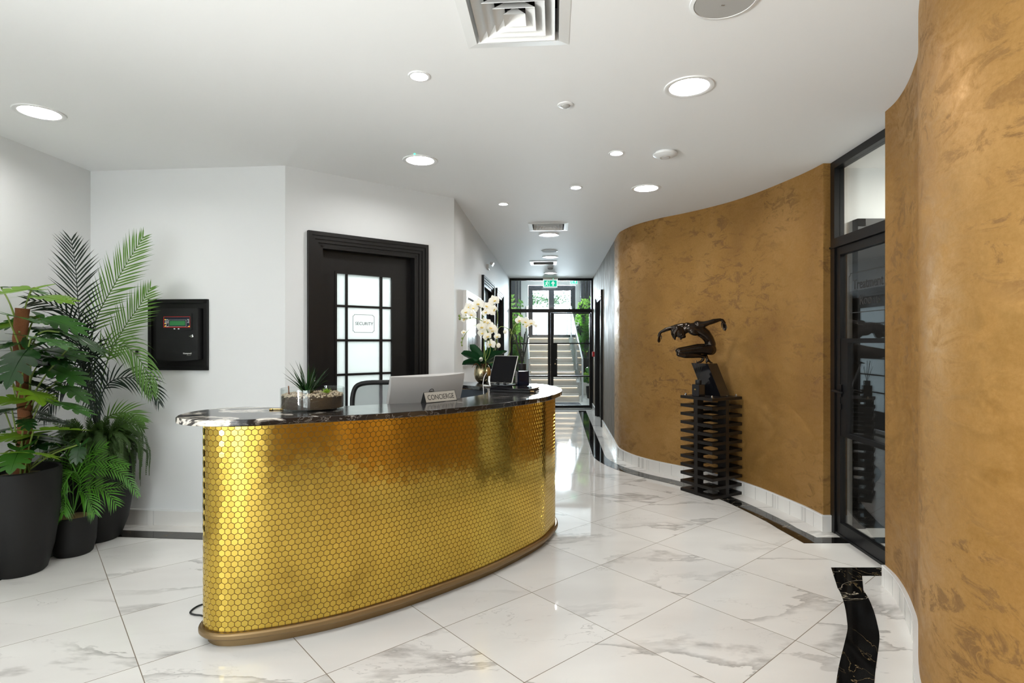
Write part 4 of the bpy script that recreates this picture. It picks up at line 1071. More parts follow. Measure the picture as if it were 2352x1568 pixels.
mb = MB(); sh = [Vector((-1.05, 3.28)), Vector((-.7, 3.36)), Vector((-.42, 3.62)), Vector((-.22, 4.0)), Vector((-.25, 4.35)), Vector((-.42, 4.62)), Vector((-.62, 4.45)), Vector((-.75, 4.0)), Vector((-.95, 3.75)), Vector((-1.15, 3.6))]
mb.prism([tuple(p) for p in catmull(sh, 5, True)], .709, .739); mb.build('inner_worktop', M['navy'], desk, smooth=25)
for q in ((-.62, 3.98, .354), (-.95, 3.66, .354)):
    mb = MB(); mb.box(q, (.04, .04, .71)); mb.build('worktop_leg', M['black_frame'], desk, smooth=0)

# ------------------------------------------------------------------ things on the counter
# computer monitor, its white back to us
TLp = atz(903, 868, 1.2); TRp = atz(1071, 858, 1.2)
ux = (TRp - TLp).normalized(); Wm = (TRp - TLp).length; nb = Vector((ux.y, -ux.x, 0)); tilt = math.radians(15)
upv = (Vector((0, 0, 1)) * math.cos(tilt) + nb * math.sin(tilt)); bn = upv.cross(ux) * -1
if bn.dot(nb) < 0: bn = -bn
Cm = (TLp + TRp) / 2; Hm = .36
basep = Cm - upv * .2 - nb * .1
mon = thing('computer_monitor', 'white desktop monitor seen from behind above the counter', 'monitor', (basep.x, basep.y, .74))
mb = MB(); nx_, nz_ = 16, 10; vs = []; fs = []
for j in range(nz_ + 1):
    for i in range(nx_ + 1):
        fx, fz = i / nx_ * 2 - 1, j / nz_
        bulge = .030 * (1 - fx * fx) + .012 * (1 - (fz * 2 - 1) ** 4)
        vs.append(Cm + ux * (fx * Wm / 2 * (1 - .03 * fz)) - upv * (fz * Hm) + bn * (bulge - .02))
for j in range(nz_):
    for i in range(nx_):
        a = j * (nx_ + 1) + i; fs.append((a, a + nx_ + 1, a + nx_ + 2, a + 1))
n0 = len(vs)
for (fx, fz) in ((-1, 0), (1, 0), (1, 1), (-1, 1)): vs.append(Cm + ux * (fx * Wm / 2 * (1 - .03 * fz)) - upv * (fz * Hm) - bn * .034)
mb.add(vs, fs)
rim = [i for i in range(nx_ + 1)] + [j * (nx_ + 1) + nx_ for j in range(1, nz_ + 1)] + [nz_ * (nx_ + 1) + i for i in range(nx_ - 1, -1, -1)] + [j * (nx_ + 1) for j in range(nz_ - 1, 0, -1)]
fr = [vs[i] - bn * ((vs[i] - Cm).dot(bn) + .034) for i in rim]
b0 = len(mb.v); mb.v += fr; m_ = len(rim)
mb.f += [(rim[k], rim[(k + 1) % m_], b0 + (k + 1) % m_, b0 + k) for k in range(m_)]
mb.f.append(tuple(b0 + k for k in range(m_)))
mb.build('casing', M['mon_white'], mon, smooth=40)
mb = MB(); ctr = Cm - upv * (Hm / 2) - bn * .0355
mb.obox(ctr - ux * (Wm * .475) - upv * (Hm * .47), ux * Wm * .95, upv * Hm * .94, bn * .001); mb.build('screen', M['screen'], mon, smooth=0)
mb = MB(); foot = basep.copy(); foot.z = .7396
mb.tube([foot + Vector((0, 0, .035)), Cm - upv * .24 + bn * .02, Cm - upv * .17 + bn * .018], [.03, .024, .02], 12); mb.lathe([(.11, 0), (.11, .008), (.03, .03), (.024, .045), (0, .045)], c=foot, n=32); mb.build('stand', M['mon_white'], mon)
# round maker's mark
lp = aty(991.5, 898.5, 3.66)
o0 = Cm + bn * .0; s_ = (Cm - lp * 0).dot(bn)
d_ray = lp.copy() - Vector((0, 0, H)); 
def on_back(px, py):
    d = Vector(((px - CX) / F, 1, -(py - CY) / F)); o = Vector((0, 0, H))
    for _ in range(6):
        q = Cm + bn * getattr(on_back, 'b', .02); k = (q - o).dot(bn) / d.dot(bn); p = o + d * k
        fx = (p - Cm).dot(ux) / (Wm / 2); fz = -(p - Cm).dot(upv) / Hm
        on_back.b = .030 * (1 - fx * fx) + .012 * (1 - (fz * 2 - 1) ** 4) - .02
    return p
lp = on_back(990.5, 899.0)
M4 = Matrix(((ux.x, upv.x, bn.x, lp.x), (ux.y, upv.y, bn.y, lp.y), (ux.z, upv.z, bn.z, lp.z), (0, 0, 0, 1)))
mk = MB(); mk.lathe([(.0185, .0005), (.0185, .003), (.0205, .003), (.0205, .0005)], n=40, M4=M4, close=True)
mk.build('badge', M['ink'], mon, smooth=0)
text_mb('DELL', M4 @ Matrix.Translation((0, 0, .002)), width=.028, ext=.0012).build('badge', M['ink'], mon, smooth=0)

# concierge sign
fl, frr = atz(978.5, 925.8, ZT + .0005), atz(1050.5, 918.6, ZT + .0005); ux = (frr - fl).normalized(); Ws = (frr - fl).length; nb = Vector((ux.y, -ux.x, 0))
sg = thing('concierge_sign', 'triangular brushed metal name sign on the counter before the white monitor', 'sign', (fl + frr) / 2)
hs, ds = .062, .05
def tri(o): return [o, o - nb * ds, o - nb * ds / 2 + Vector((0, 0, hs))]
mb = MB(); A, Bt = tri(fl), tri(frr); mb.add(A + Bt, [(0, 1, 2), (5, 4, 3), (0, 2, 5, 3), (1, 4, 5, 2), (0, 3, 4, 1)]); mb.build('body', M['black_plastic'], sg, smooth=0)
sl = (Vector((0, 0, hs)) - nb * ds / 2); sn = ux.cross(sl).normalized(); slu = sl.normalized()
mb = MB(); mb.obox(fl + ux * .003 + sl * .04 + sn * .0004, ux * (Ws - .008), sl * .92, sn * .0012); mb.build('plate', M['plate'], sg, smooth=0)
tc_ = fl + ux * Ws * .5 + sl * .48 + sn * .0018
text_mb('CONCIERGE', Matrix(((ux.x, slu.x, sn.x, tc_.x), (ux.y, slu.y, sn.y, tc_.y), (ux.z, slu.z, sn.z, tc_.z), (0, 0, 0, 1))), width=Ws * .83, height=.031, ext=.0005).build('lettering', M['ink'], sg, smooth=0)

# succulent bowl
bc = Vector((-1.085, 3.075, ZT + .0006))
bowl = thing('succulent_bowl', 'round glass bowl of pebbles and succulents on the counter', 'planter', bc)
R_ = .166; hb = .112
mb = MB(); mb.lathe([(R_ - .001, 0), (R_, .003), (R_, hb), (R_ - .003, hb + .001), (R_ - .005, hb), (R_ - .005, .008), (0, .008)], c=bc, n=64); mb.build('glass', M['bowl_glass'], bowl)
mb = MB(); prof = [(R_ - .0062, .009), (R_ - .0062, .070), (R_ * .6, .074), (0, .078)]; mb.lathe([(0, .009)] + prof, c=bc, n=48); mb.build('soil', M['soil'], bowl)
mb = MB(); rn = random.Random(5)
for k in range(430):
    q = rn.random() * 2 * PI; r = (R_ - .014) * math.sqrt(rn.random()) if k > 130 else R_ - .012
    s_ = rn.uniform(.0035, .008)
    mb.ball(bc + Vector((r * math.cos(q), r * math.sin(q), .076 + rn.uniform(-.012 if k <= 130 else 0, .008))), (s_, s_ * rn.uniform(.6, 1), s_ * .7), Matrix.Rotation(rn.random() * 3, 3, 'Z'), 6, 4)
pb = mb.build('pebbles', M['pebble'], bowl); pb['kind'] = 'stuff'
def blade(mb, base, azi, elev, Ln, w, curve=.5, n=6, fold=.25):
    """a tapering arched leaf"""
    d = Vector((math.cos(azi), math.sin(azi), 0)); sd = Vector((-d.y, d.x, 0)); p = Vector(base); vs = []; e = elev
    for i in range(n + 1):
        f = i / n; ww = w * (math.sin(PI * min(1, .18 + f * .82)) ** .7 if f < 1 else 0.02) * (1 - f * .35)
        t = d * math.cos(e) + Vector((0, 0, 1)) * math.sin(e); nn = sd.cross(t)
        vs += [p + sd * ww / 2 + nn * ww * fold * -1, p, p - sd * ww / 2 + nn * ww * fold * -1]
        p = p + t * (Ln / n); e -= curve / n
    fs = []
    for i in range(n): a = i * 3; fs += [(a, a + 1, a + 4, a + 3), (a + 1, a + 2, a + 5, a + 4)]
    mb.add(vs, fs)
rn = random.Random(11)
hw = MB(); hc = bc + Vector((-.03, -.005, .075))
for k in range(34):
    q = rn.random() * 2 * PI; el = rn.uniform(.75, 1.5); blade(hw, hc + Vector((math.cos(q), math.sin(q), 0)) * .022 * rn.random(), q, el, rn.uniform(.08, .185), .014, rn.uniform(-.2, .5), 6, .3)
for (q, el, ln) in ((PI, .95, .20), (PI * .95, .75, .19), (PI * 1.05, 1.15, .20), (.1, 1.0, .17), (.3, 1.25, .17), (PI, 1.3, .2)): blade(hw, hc, q, el, ln, .011, .15, 7, .3)
hw.build('spiky_succulent', M['leaf_dark'], bowl)
ro = MB(); rc = bc + Vector((.085, -.03, .085))
for (nq, el, ln) in ((6, .25, .042), (6, .7, .036), (4, 1.15, .026)):
    for k in range(nq): blade(ro, rc, 2 * PI * k / nq + el, el, ln, .016, -.4, 5, .2)
ro.build('rosette_succulent', M['leaf_light'], bowl)
mb = MB(); mb.tube([bc + Vector((-.118, -.03, .07)), bc + Vector((-.121, -.03, .125))], [.004, .003], 7); mb.build('twig', M['pole'], bowl)

# gold trinket
g = atz(637, 941.5, ZT)
mb = MB(); mb.tube([g + Vector((-.03, 0, .004)), g + Vector((.0, .003, .004)), g + Vector((.032, -.002, .004))], .0035, 8); mb.lathe([(.009, 0), (.012, .004), (.009, .008), (.006, .004)], c=g + Vector((-.032, 0, 0)), n=16, close=True)
mb.solo('gold_key_ring', M['brass'], 'small gold trinket lying on the counter left of the glass bowl', 'trinket')

# tablet on its stand
tb = thing('tablet_stand', 'white and black tablet stand on the counter beside the gold vase', 'stand', atz(1150, 884, ZT + .0006))
pBL, pBR = aty(1121.5, 877, 4.68), aty(1176, 882.2, 4.56); ux = (pBR - pBL); ux.z = 0; Wt = ux.length; ux.normalize(); nb = Vector((ux.y, -ux.x, 0))
tl = math.radians(24); upv = Vector((0, 0, 1)) * math.cos(tl) - nb * math.sin(tl); sn = ux.cross(upv).normalized()
if sn.dot(nb) < 0: sn = -sn
Ht = .245; o0 = Vector((pBL.x, pBL.y, 1.084))
tab = thing('tablet', 'tablet with a dark screen standing upright on the counter', 'tablet', o0)
mb = MB(); mb.obox(o0, ux * Wt, upv * Ht, -sn * .008); mb.build('body', M['alu'], tab, smooth=0, bevel=.004)
mb = MB(); mb.obox(o0 + ux * .006 + upv * .006, ux * (Wt - .012), upv * (Ht - .012), sn * .0012); mb.build('screen', M['screen'], tab, smooth=0)
mb = MB(); mid = o0 + ux * Wt / 2; g = Vector((mid.x, mid.y, ZT + .0006))
mb.obox(g - ux * .075 - nb * .16, ux * .15, nb * .185, (0, 0, .008))
mb.tube([g - nb * .13 + Vector((0, 0, .008)), g - nb * .085 + Vector((0, 0, .075)), mid - sn * .014 + upv * .1], .008, 10)
mb.build('base', M['black_plastic'], tb)
for f in (.38, .66): mb = MB(); mb.obox(o0 + ux * Wt * f - sn * .011 - upv * .004, ux * .02, sn * .022, -upv * .006); mb.obox(o0 + ux * Wt * f + sn * .006 - upv * .004, ux * .02, sn * .005, upv * .014); mb.build('lip', M['black_plastic'], tb, smooth=0)
mb = MB(); q = atz(1120, 886, ZT + .012)
mb.tube([q + Vector((-.03, .03, 0)), q + Vector((-.012, .0, .0)), q + Vector((.02, -.005, .0)), q + Vector((.01, .02, .04)), q + Vector((.012, .05, .07))], .008, 10); mb.build('foot', M['white_plastic'], tb)
# white cable from the tablet over the counter's inner edge
c0 = aty(1116.5, 858, 4.75)
pth = [aty(1117, 856, 4.70), aty(1112, 866, 4.62), aty(1109.5, 880, 4.54), aty(1110.3, 893, 4.42), aty(1110.6, 906, 4.40), aty(1110, 920, 4.40)]
mb = MB(); mb.tube(catmull(pth, 6), .0026, 8); mb.solo('charging_cable', M['white_cord'], 'white charging cable hanging beside the tablet', 'cable')

# closed black laptop
zl = ZT + .0006
q = [Vector((-.165, 4.10, 0)), Vector((.125, 3.985, 0)), Vector((.205, 4.19, 0)), Vector((-.085, 4.305, 0))]
lt = thing('laptop', 'closed black laptop lying on the counter in front of the tablet', 'laptop', (q[0] + q[1] + q[2] + q[3]) / 4 + Vector((0, 0, zl)))
mb = MB(); mb.prism([tuple(p) for p in q], zl, zl + .016); mb.build('base', M['black_plastic'], lt, smooth=0, bevel=.003)
mb = MB(); cq = sum(q, Vector()) / 4; mb.prism([tuple(cq + (p - cq) * 1.0) for p in q], zl + .0175, zl + .028); mb.build('lid', M['gloss_black'], lt, smooth=0, bevel=.002)
pe = MB(); a_ = atz(1219, 899.5, zl + .01); pe.tube([a_ + Vector((-.03, .03, .0)), a_ + Vector((.025, .02, .0))], .006, 10)
pe.solo('wooden_pen', M['bronze_trim'], 'short copper coloured pen beside the closed laptop', 'pen')
mb = MB(); kk_ = [atz(x, y, zl + .004) for x, y in ((1231, 899), (1240, 894.5), (1249, 893), (1248, 897), (1240, 900), (1232, 900.5))]
mb.tube(catmull(kk_, 5), .0022, 6); mb.solo('white_cord_loop', M['white_cord'], 'thin white cord loop on the counter right of the laptop', 'cord')

# dark blue reed diffuser
dc = Vector((.083, 4.63, ZT + .0006))
df = thing('reed_diffuser', 'dark blue bottle with black reeds on the counter right of the tablet', 'reed diffuser', dc)
Rz = Matrix.Rotation(math.radians(12), 4, 'Z'); mm = Matrix.Translation(dc) @ Rz
mb = MB(); mb.obox(mm @ Vector((-.048, -.048, .001)), Rz.to_3x3() @ Vector((.096, 0, 0)), Rz.to_3x3() @ Vector((0, .096, 0)), (0, 0, .128)); mb.build('bottle', M['blue_glass'], df, smooth=0, bevel=.008)
mb = MB(); mb.lathe([(.031, .127), (.032, .131), (.032, .182), (.029, .184), (.012, .184), (.012, .176), (0, .176)], c=dc, n=36); mb.build('cap', M['black_plastic'], df)
rn = random.Random(2)
for k in range(8):
    q = 2 * PI * k / 8 + .3; e = Vector((math.cos(q) * .06, math.sin(q) * .06, .42 + rn.uniform(-.04, .03)))
    mb = MB(); mb.tube([dc + Vector((-e.x * .1, -e.y * .1, .15)), dc + e], .003, 6); mb.build('reed', M['reed'], df)

# office chair behind the desk
chc = Vector((-.97, 4.16, 0))
ch = thing('office_chair', 'black mesh-backed office chair behind the desk', 'chair', chc)
ang = math.radians(-28); ru = Vector((math.cos(ang), math.sin(ang) * -0 + 0, 0)); ru = Vector((1, .12, 0)).normalized(); rf = Vector((ru.y, -ru.x, 0))
def C3(a, b, z): return chc + ru * a + rf * b + Vector((0, 0, z))
mb = MB(); pts = [C3(-.215, -.2, .50), C3(-.235, -.235, .8), C3(-.235, -.25, 1.02), C3(-.2, -.255, 1.085), C3(0, -.262, 1.105), C3(.2, -.255, 1.085), C3(.235, -.25, 1.02), C3(.235, -.235, .8), C3(.215, -.2, .50), C3(0, -.195, .48), C3(-.215, -.2, .50)]
mb.tube(catmull(pts, 5), .019, 10); mb.build('back_frame', M['black_plastic'], ch)
mb = MB(); nx_ = 8; vs = []; fs = []
for j in range(9):
    for i in range(nx_ + 1):
        f = i / nx_ * 2 - 1; z = .5 + .6 * j / 8 - .02 * f * f; vs.append(C3(f * (.215 + .02 * min(1, j / 4)), -.2 - .06 * j / 8 - .012 * (1 - f * f), z))
for j in range(8):
    for i in range(nx_): a = j * (nx_ + 1) + i; fs.append((a, a + 1, a + nx_ + 2, a + nx_ + 1))
mb.add(vs, fs); mb.build('back_mesh', M['mesh_fabric'], ch)
mb = MB(); mb.obox(C3(-.24, -.22, .45), ru * .48, rf * .47, (0, 0, .07)); mb.build('seat', M['black_plastic'], ch, smooth=0, bevel=.025)
mb = MB(); mb.tube([C3(0, 0, .1), C3(0, 0, .45)], .028, 14); mb.tube([C3(0, -.1, .44), C3(0, -.24, .47), C3(0, -.24, .6)], .022, 10); mb.build('column', M['black_plastic'], ch)
for k in range(5):
    q = 2 * PI * k / 5 + .3; mb = MB(); mb.tube([C3(0, 0, .11), C3(.28 * math.cos(q), .28 * math.sin(q), .075)], [.028, .018], 10); lg = mb.build('leg', M['black_plastic'], ch)
    mb = MB(); mb.ball(C3(.28 * math.cos(q), .28 * math.sin(q), .03), (.025, .025, .03), nu=12, nv=8); mb.build('caster', M['black_plastic'], lg)
for s in (-1, 1):
    mb = MB(); mb.tube(catmull([C3(s * .25, -.05, .47), C3(s * .29, -.03, .5), C3(s * .29, 0, .68)], 5), .014, 8); mb.obox(C3(s * .29 - .03, -.1, .68), ru * .06, rf * .24, (0, 0, .025)); mb.build('armrest', M['black_plastic'], ch)

# power cord on the floor at the desk's left end
pth = [atz(x, y, .006) for x, y in ((474, 1420), (463, 1413), (447, 1411), (437, 1407), (441, 1400), (455, 1391), (470, 1386))]
mb = MB(); mb.tube(catmull(pth, 6), .0045, 8); mb.solo('power_cord', M['black_cord'], 'thin black cord looping on the floor at the left end of the desk', 'cord')
# ------------------------------------------------------------------ slatted pedestal and what stands on it
Fp = Vector((1.80, 5.07)); e1 = Vector((.88, .475)); e1.normalize(); e2 = Vector((-e1.y, e1.x)); S_ = .388
ZP = .912
def pp(a, b, z): q = Fp + e1 * a + e2 * b; return Vector((q.x, q.y, z))
pc = pp(S_ / 2, S_ / 2, 0)
ped = thing('slatted_pedestal', 'tall dark slatted wooden pedestal under the bronze statue', 'pedestal', pc)
E1, E2 = Vector((e1.x, e1.y, 0)), Vector((e2.x, e2.y, 0))
th = .027; pitch = (ZP - th) / 11; rw = .062
for k in range(12):
    z = k * pitch + .0005; mb = MB()
    if k == 11: mb.obox(pp(0, 0, z), E1 * S_, E2 * S_, (0, 0, th - .0005))
    else:
        mb.obox(pp(0, 0, z), E1 * S_, E2 * rw, (0, 0, th)); mb.obox(pp(0, S_ - rw, z), E1 * S_, E2 * rw, (0, 0, th))
        mb.obox(pp(0, rw, z), E1 * rw, E2 * (S_ - 2 * rw), (0, 0, th)); mb.obox(pp(S_ - rw, rw, z), E1 * rw, E2 * (S_ - 2 * rw), (0, 0, th))
    mb.build('top' if k == 11 else 'slat_ring', M['ebony'], ped, smooth=0)
m0, m1 = S_ / 2 - .021, S_ / 2 + .021; dpt = .075; e_ = .0008
for (a0, a1, b0, b1) in ((m0, m1, -e_, dpt), (m0, m1, S_ - dpt, S_ + e_), (-e_, dpt, m0, m1), (S_ - dpt, S_ + e_, m0, m1)):
    mb = MB(); mb.obox(pp(a0, b0, .0), E1 * (a1 - a0), E2 * (b1 - b0), (0, 0, ZP - th)); mb.build('post', M['ebony'], ped, smooth=0)
for a in (.035, S_ - .035):
    for b in (.035, S_ - .035):
        mb = MB(); mb.lathe([(.011, 0), (.012, .004), (.008, .008), (.0095, .014), (.006, .021), (0, .023)], c=pp(a, b, ZP), n=20); mb.build('dome_nut', M['chrome'], ped)
# leaning black plinth block
zt = 1.218
tl_, tn_, tr_ = atz(1588.6, 834.6, zt), atz(1634, 835.6, zt), atz(1662.2, 835, zt)
k_ = 5.33
def ray_at(px, Y): return Vector(((px - CX) / F * Y, Y))
Bn = pp(.205, .085, ZP + .0006); ax = E2 * .205; ay = E1 * .125
lean = Vector((-.118, 0.01, 0))
bl = [Bn, Bn + ay, Bn + ay + ax, Bn + ax]; tp = [p + lean + Vector((0, 0, zt - ZP)) for p in bl]
stt = thing('bronze_statue', 'bronze crouching figure with outspread arms on a leaning black block', 'statue', (pc.x, pc.y, ZP + .0006))
mb = MB(); mb.add(bl + tp, [(3, 2, 1, 0), (4, 5, 6, 7), (0, 1, 5, 4), (1, 2, 6, 5), (2, 3, 7, 6), (3, 0, 4, 7)])
mb.build('plinth_block', M['gloss_black'], stt, smooth=0, bevel=.002)
# the figure: overlapping volumes fused into one continuous surface
YS = (tp[0].y + tp[1].y + tp[2].y + tp[3].y) / 4
KS = YS / F / 7.465
def SP(cx, cy, d=0):
    p = aty(1500 + cx / 7.465, 710 + cy / 7.465, YS); p.y += d; p.x += d * .0; return p
fig = MB()
def cap(*pts):
    """a limb through (cx, cy, depth, radius)"""
    for a, b in zip(pts, pts[1:]):
        pa, pb = SP(*a[:3]), SP(*b[:3]); ra, rb = a[3] * KS, b[3] * KS
        n = max(2, int((pb - pa).length / (min(ra, rb) * .16)) + 1)
        for i in range(n + 1):
            f = i / n; fig.ball(pa.lerp(pb, f), ra + (rb - ra) * f, nu=14, nv=10)
def ell(cx, cy, d, rx, ry, rz, ang=0):
    fig.ball(SP(cx, cy, d), (rx * KS, ry * KS, rz * KS), Matrix.Rotation(math.radians(ang), 3, 'Y'), 16, 10)
# trunk: pelvis up the curved spine to the shoulders
cap((970, 690, 0, 95), (985, 600, 0, 88), (955, 510, 0, 86), (890, 425, 0, 96), (800, 360, 0, 104), (700, 325, 0, 98), (620, 320, 0, 80))
ell(985, 690, -.02, 88, 80, 95); ell(985, 680, .03, 85, 80, 90)            # buttocks
ell(680, 400, -.02, 95, 70, 50, 20); ell(760, 250, -.012, 75, 60, 55); ell(600, 275, .015, 80, 60, 50)   # chest, shoulder blades
for k in range(3): ell(800 + k * 45, 470 + k * 32, -.045, 42, 20, 14, 25)     # ribs
# neck and bowed head with swept hair
cap((600, 330, 0, 62), (545, 365, 0, 58)); ell(455, 395, 0, 112, 78, 92, 38)
cap((410, 350, 0, 72), (370, 410, 0, 62), (365, 470, 0, 34), (378, 522, 0, 10)); cap((330, 360, 0, 28), (335, 430, 0, 26))
ell(500, 455, -.012, 52, 52, 46, 10); cap((478, 480, -.012, 26), (466, 520, -.012, 10)); ell(525, 470, -.02, 28, 24, 24)   # jaw, nose
ell(470, 430, -.038, 16, 12, 22)                                               # ear
# outspread arms
cap((760, 270, -.02, 66), (840, 262, -.035, 54), (920, 235, -.05, 41), (1000, 210, -.055, 42), (1110, 183, -.06, 25))
cap((520, 290, .02, 58), (430, 300, .035, 48), (330, 322, .05, 36), (250, 345, .055, 34), (165, 388, .06, 23))
def hand(wx, wy, d, pts_palm, fingers, thumb):
    cap((wx, wy, d, 23), *[(x, y, d + dd, r) for x, y, dd, r in pts_palm])
    for f in fingers + [thumb]: cap(*[(x, y, d + dd, r) for x, y, dd, r in f])
hand(1110, 183, -.06, [(1150, 195, 0, 27), (1178, 235, 0, 28)],
     [[(1195, 262, -.010, 11), (1210, 312, -.012, 10), (1205, 350, -.010, 8)], [(1188, 270, -.003, 11), (1200, 330, -.004, 10), (1196, 372, -.002, 8)],
      [(1175, 268, .004, 11), (1184, 325, .005, 10), (1178, 362, .006, 8)], [(1162, 258, .010, 10), (1168, 305, .012, 9), (1163, 340, .013, 7)]],
     [(1145, 210, -.008, 12), (1125, 258, -.012, 11), (1130, 316, -.012, 8)])
hand(165, 388, .06, [(142, 415, 0, 25), (132, 455, 0, 26)],
     [[(116, 478, -.010, 11), (106, 520, -.012, 10), (106, 552, -.010, 8)], [(126, 484, -.003, 11), (120, 535, -.004, 10), (124, 570, -.002, 8)],
      [(138, 484, .004, 11), (138, 532, .005, 10), (142, 566, .006, 8)], [(150, 478, .010, 10), (154, 520, .012, 9), (156, 550, .013, 7)]],
     [(150, 430, -.008, 12), (168, 470, -.012, 10), (166, 512, -.012, 8)])
# near leg folded forward, far leg beside it, both feet on the block
cap((950, 700, -.035, 84), (800, 690, -.045, 74), (620, 705, -.05, 62), (430, 725, -.052, 48)); ell(412, 735, -.052, 40, 40, 48)
cap((415, 770, -.05, 42), (520, 785, -.05, 52), (650, 790, -.045, 44), (780, 800, -.035, 30), (850, 815, -.03, 25))
cap((850, 815, -.03, 27), (835, 865, -.03, 24), (800, 898, -.03, 20), (745, 912, -.03, 13))
for dd in (-.042, -.034, -.026, -.019): cap((760, 908, dd, 9), (725, 916, dd, 7))
cap((930, 670, .03, 84), (790, 655, .045, 64), (620, 680, .05, 52), (480, 700, .052, 44)); ell(450, 712, .052, 40, 40, 42)
cap((460, 740, .05, 38), (600, 770, .05, 44), (800, 800, .045, 32), (935, 800, .04, 26))
cap((935, 800, .04, 26), (955, 865, .035, 25), (990, 898, .03, 20), (1015, 914, .03, 13)); cap((955, 865, .035, 24), (940, 905, .035, 18))
for dd in (.02, .028, .036, .043): cap((1005, 908, dd, 9), (1035, 918, dd, 7))
me = fig.mesh('figure', Vector((pc.x, pc.y, ZP + .0006)), 0)
fo = bpy.data.objects.new('figure', me); COL.objects.link(fo); fo.parent = stt; fo.data.materials.append(M['bronze'])
r_ = fo.modifiers.new('remesh', 'REMESH'); r_.mode = 'VOXEL'; r_.voxel_size = .0032; r_.use_smooth_shade = True
s_ = fo.modifiers.new('smooth', 'SMOOTH'); s_.factor = .5; s_.iterations = 3
bpy.context.view_layer.update()
me2 = bpy.data.meshes.new_from_object(fo.evaluated_get(bpy.context.evaluated_depsgraph_get()))
fo.modifiers.clear(); fo.data = me2
if not me2.materials: me2.materials.append(M['bronze'])
for p in me2.polygons: p.use_smooth = True
# reed diffuser on the pedestal
dc = pp(.055, .215, ZP + .0006); dd_ = .078
df = thing('reed_diffuser', 'small square black bottle with black reeds on the slatted pedestal', 'reed diffuser', dc)
mb = MB(); mb.obox(dc - E1 * .04 - E2 * .045, E1 * dd_, E2 * .088, (0, 0, .112)); mb.build('bottle', M['gloss_black'], df, smooth=0, bevel=.004)
mb = MB(); mb.lathe([(.027, .111), (.0285, .114), (.0285, .152), (.025, .154), (.01, .154), (.01, .146), (0, .146)], c=dc, n=32); mb.build('cap', M['black_plastic'], df)
mb = MB(); q = dc - E1 * .0415 - E2 * .006 + Vector((0, 0, .06)); mb.obox(q, E2 * .018, E1 * .0012, (0, 0, .011)); mb.build('label', M['brass'], df, smooth=0)
for k, (ex, ey) in enumerate(((-.04, 0), (-.024, .02), (-.01, -.02), (.0, .02), (.012, -.012), (.03, .012), (.045, -.004))):
    mb = MB(); e = dc + Vector((ex - .012, ey, .335 if abs(ex) < .03 else .285)); mb.tube([dc + Vector((-ex * .1, -ey * .1, .13)), e], .0017, 6); mb.build('reed', M['reed'], df)

# ------------------------------------------------------------------ plants
def pot(parent, c, prof, name='pot'):
    mb = MB(); mb.lathe(prof, c=c, n=64); return mb.build(name, M['pot'], parent)
def monstera_leaf(base, azi, L_, W_=.85, pitch=0., roll=0., droop=.35, cup=.12, lobes=5, seed=0, split=True):
    rn = random.Random(seed); mb = MB()
    d = Vector((math.cos(azi) * math.cos(pitch), math.sin(azi) * math.cos(pitch), math.sin(pitch)))
    sd = Vector((-math.sin(azi), math.cos(azi), 0)); nn = d.cross(sd)
    sd, nn = sd * math.cos(roll) + nn * math.sin(roll), nn * math.cos(roll) - sd * math.sin(roll)
    def pt(x, y):
        z = -droop * max(0, x) ** 2 - .35 * droop * y * y * 2 + cup * abs(y)
        return Vector(base) + (d * x + sd * y + nn * z) * L_
    xs = [0, .16, .34, .52, .70, .86][:lobes + 1]
    fr = (0, .22, .46, .74, .93, 1.0)
    for s in (-1, 1):
        for k in range(lobes):
            a, b = xs[k], xs[k + 1]; m = (a + b) / 2; hw = W_ * .5 * math.sin(PI * (.16 + .80 * (m * .92 + .05))) ** .8
            gap = .0 if not split else rn.uniform(.02, .14); rows = []
            for f in fr:
                sk = (.16 if k > 0 else -.20 + .0) * f * f + (-.12 if k == 0 else 0) * f
                wdt = (b - a) / 2 * (1.02 if f <= .46 else 1.02 - (f - .46) * gap * 2.0)
                if k == 0: wdt *= 1 + .5 * f
                if f == 1.0: wdt *= .45
                elif f > .9: wdt *= .82
                y = s * f * hw
                rows.append([pt(m + sk + t * wdt, y + (s * -.02 * abs(t) * f)) for t in (-1, 0, 1)])
            vs = [p for r in rows for p in r]; fs = []
            for i in range(len(fr) - 1):
                q = i * 3; qq = [(q, q + 3, q + 4, q + 1), (q + 1, q + 4, q + 5, q + 2)]
                fs += qq if s < 0 else [x[::-1] for x in qq]
            mb.add(vs, fs)
        # pointed tip
        x0 = xs[-1]; hw = .14 * W_
        vs = [pt(x0, 0), pt(x0, s * hw), pt(x0 + .1, s * hw * .75), pt(x0 + .1, 0), pt(1.06, 0)]
        fs = [(0, 1, 2, 3), (3, 2, 4)]
        mb.add(vs, fs if s > 0 else [f[::-1] for f in fs])
    rib = MB(); rib.tube([pt(x, 0) + nn * .001 for x in (0, .25, .5, .75, 1)], [.006 * L_ * 2, .01 * L_, .008 * L_, .005 * L_, .002 * L_], 5)
    mb.add(rib.v, rib.f)
    return mb
PM = Vector((-3.05, 3.50, 0))
mon_ = thing('monstera_plant', 'tall split-leaf plant on a brown coir pole in a tapered black pot at far left', 'potted plant', PM)
pot(mon_, PM, [(.122, .0), (.134, .012), (.168, .15), (.196, .36), (.205, .56), (.205, .632), (.198, .64), (.19, .632), (.188, .56), (0, .56)])
mb = MB(); mb.lathe([(.187, .575), (.12, .598), (0, .606)], c=PM, n=40); mb.build('moss', M['moss'], mon_)
ptop = aty(50, 708, 3.50); mb = MB(); pb_ = PM + Vector((-.0, .0, .58))
pl = [pb_, aty(57, 1000, 3.5), aty(54, 880, 3.5), aty(46, 790, 3.5), aty(52, 708, 3.5)]
mb.tube(catmull(pl, 6), [.037 + .002 * math.sin(i * 2.1) for i in range(25)], 14); mb.build('coir_pole', M['pole'], mon_)
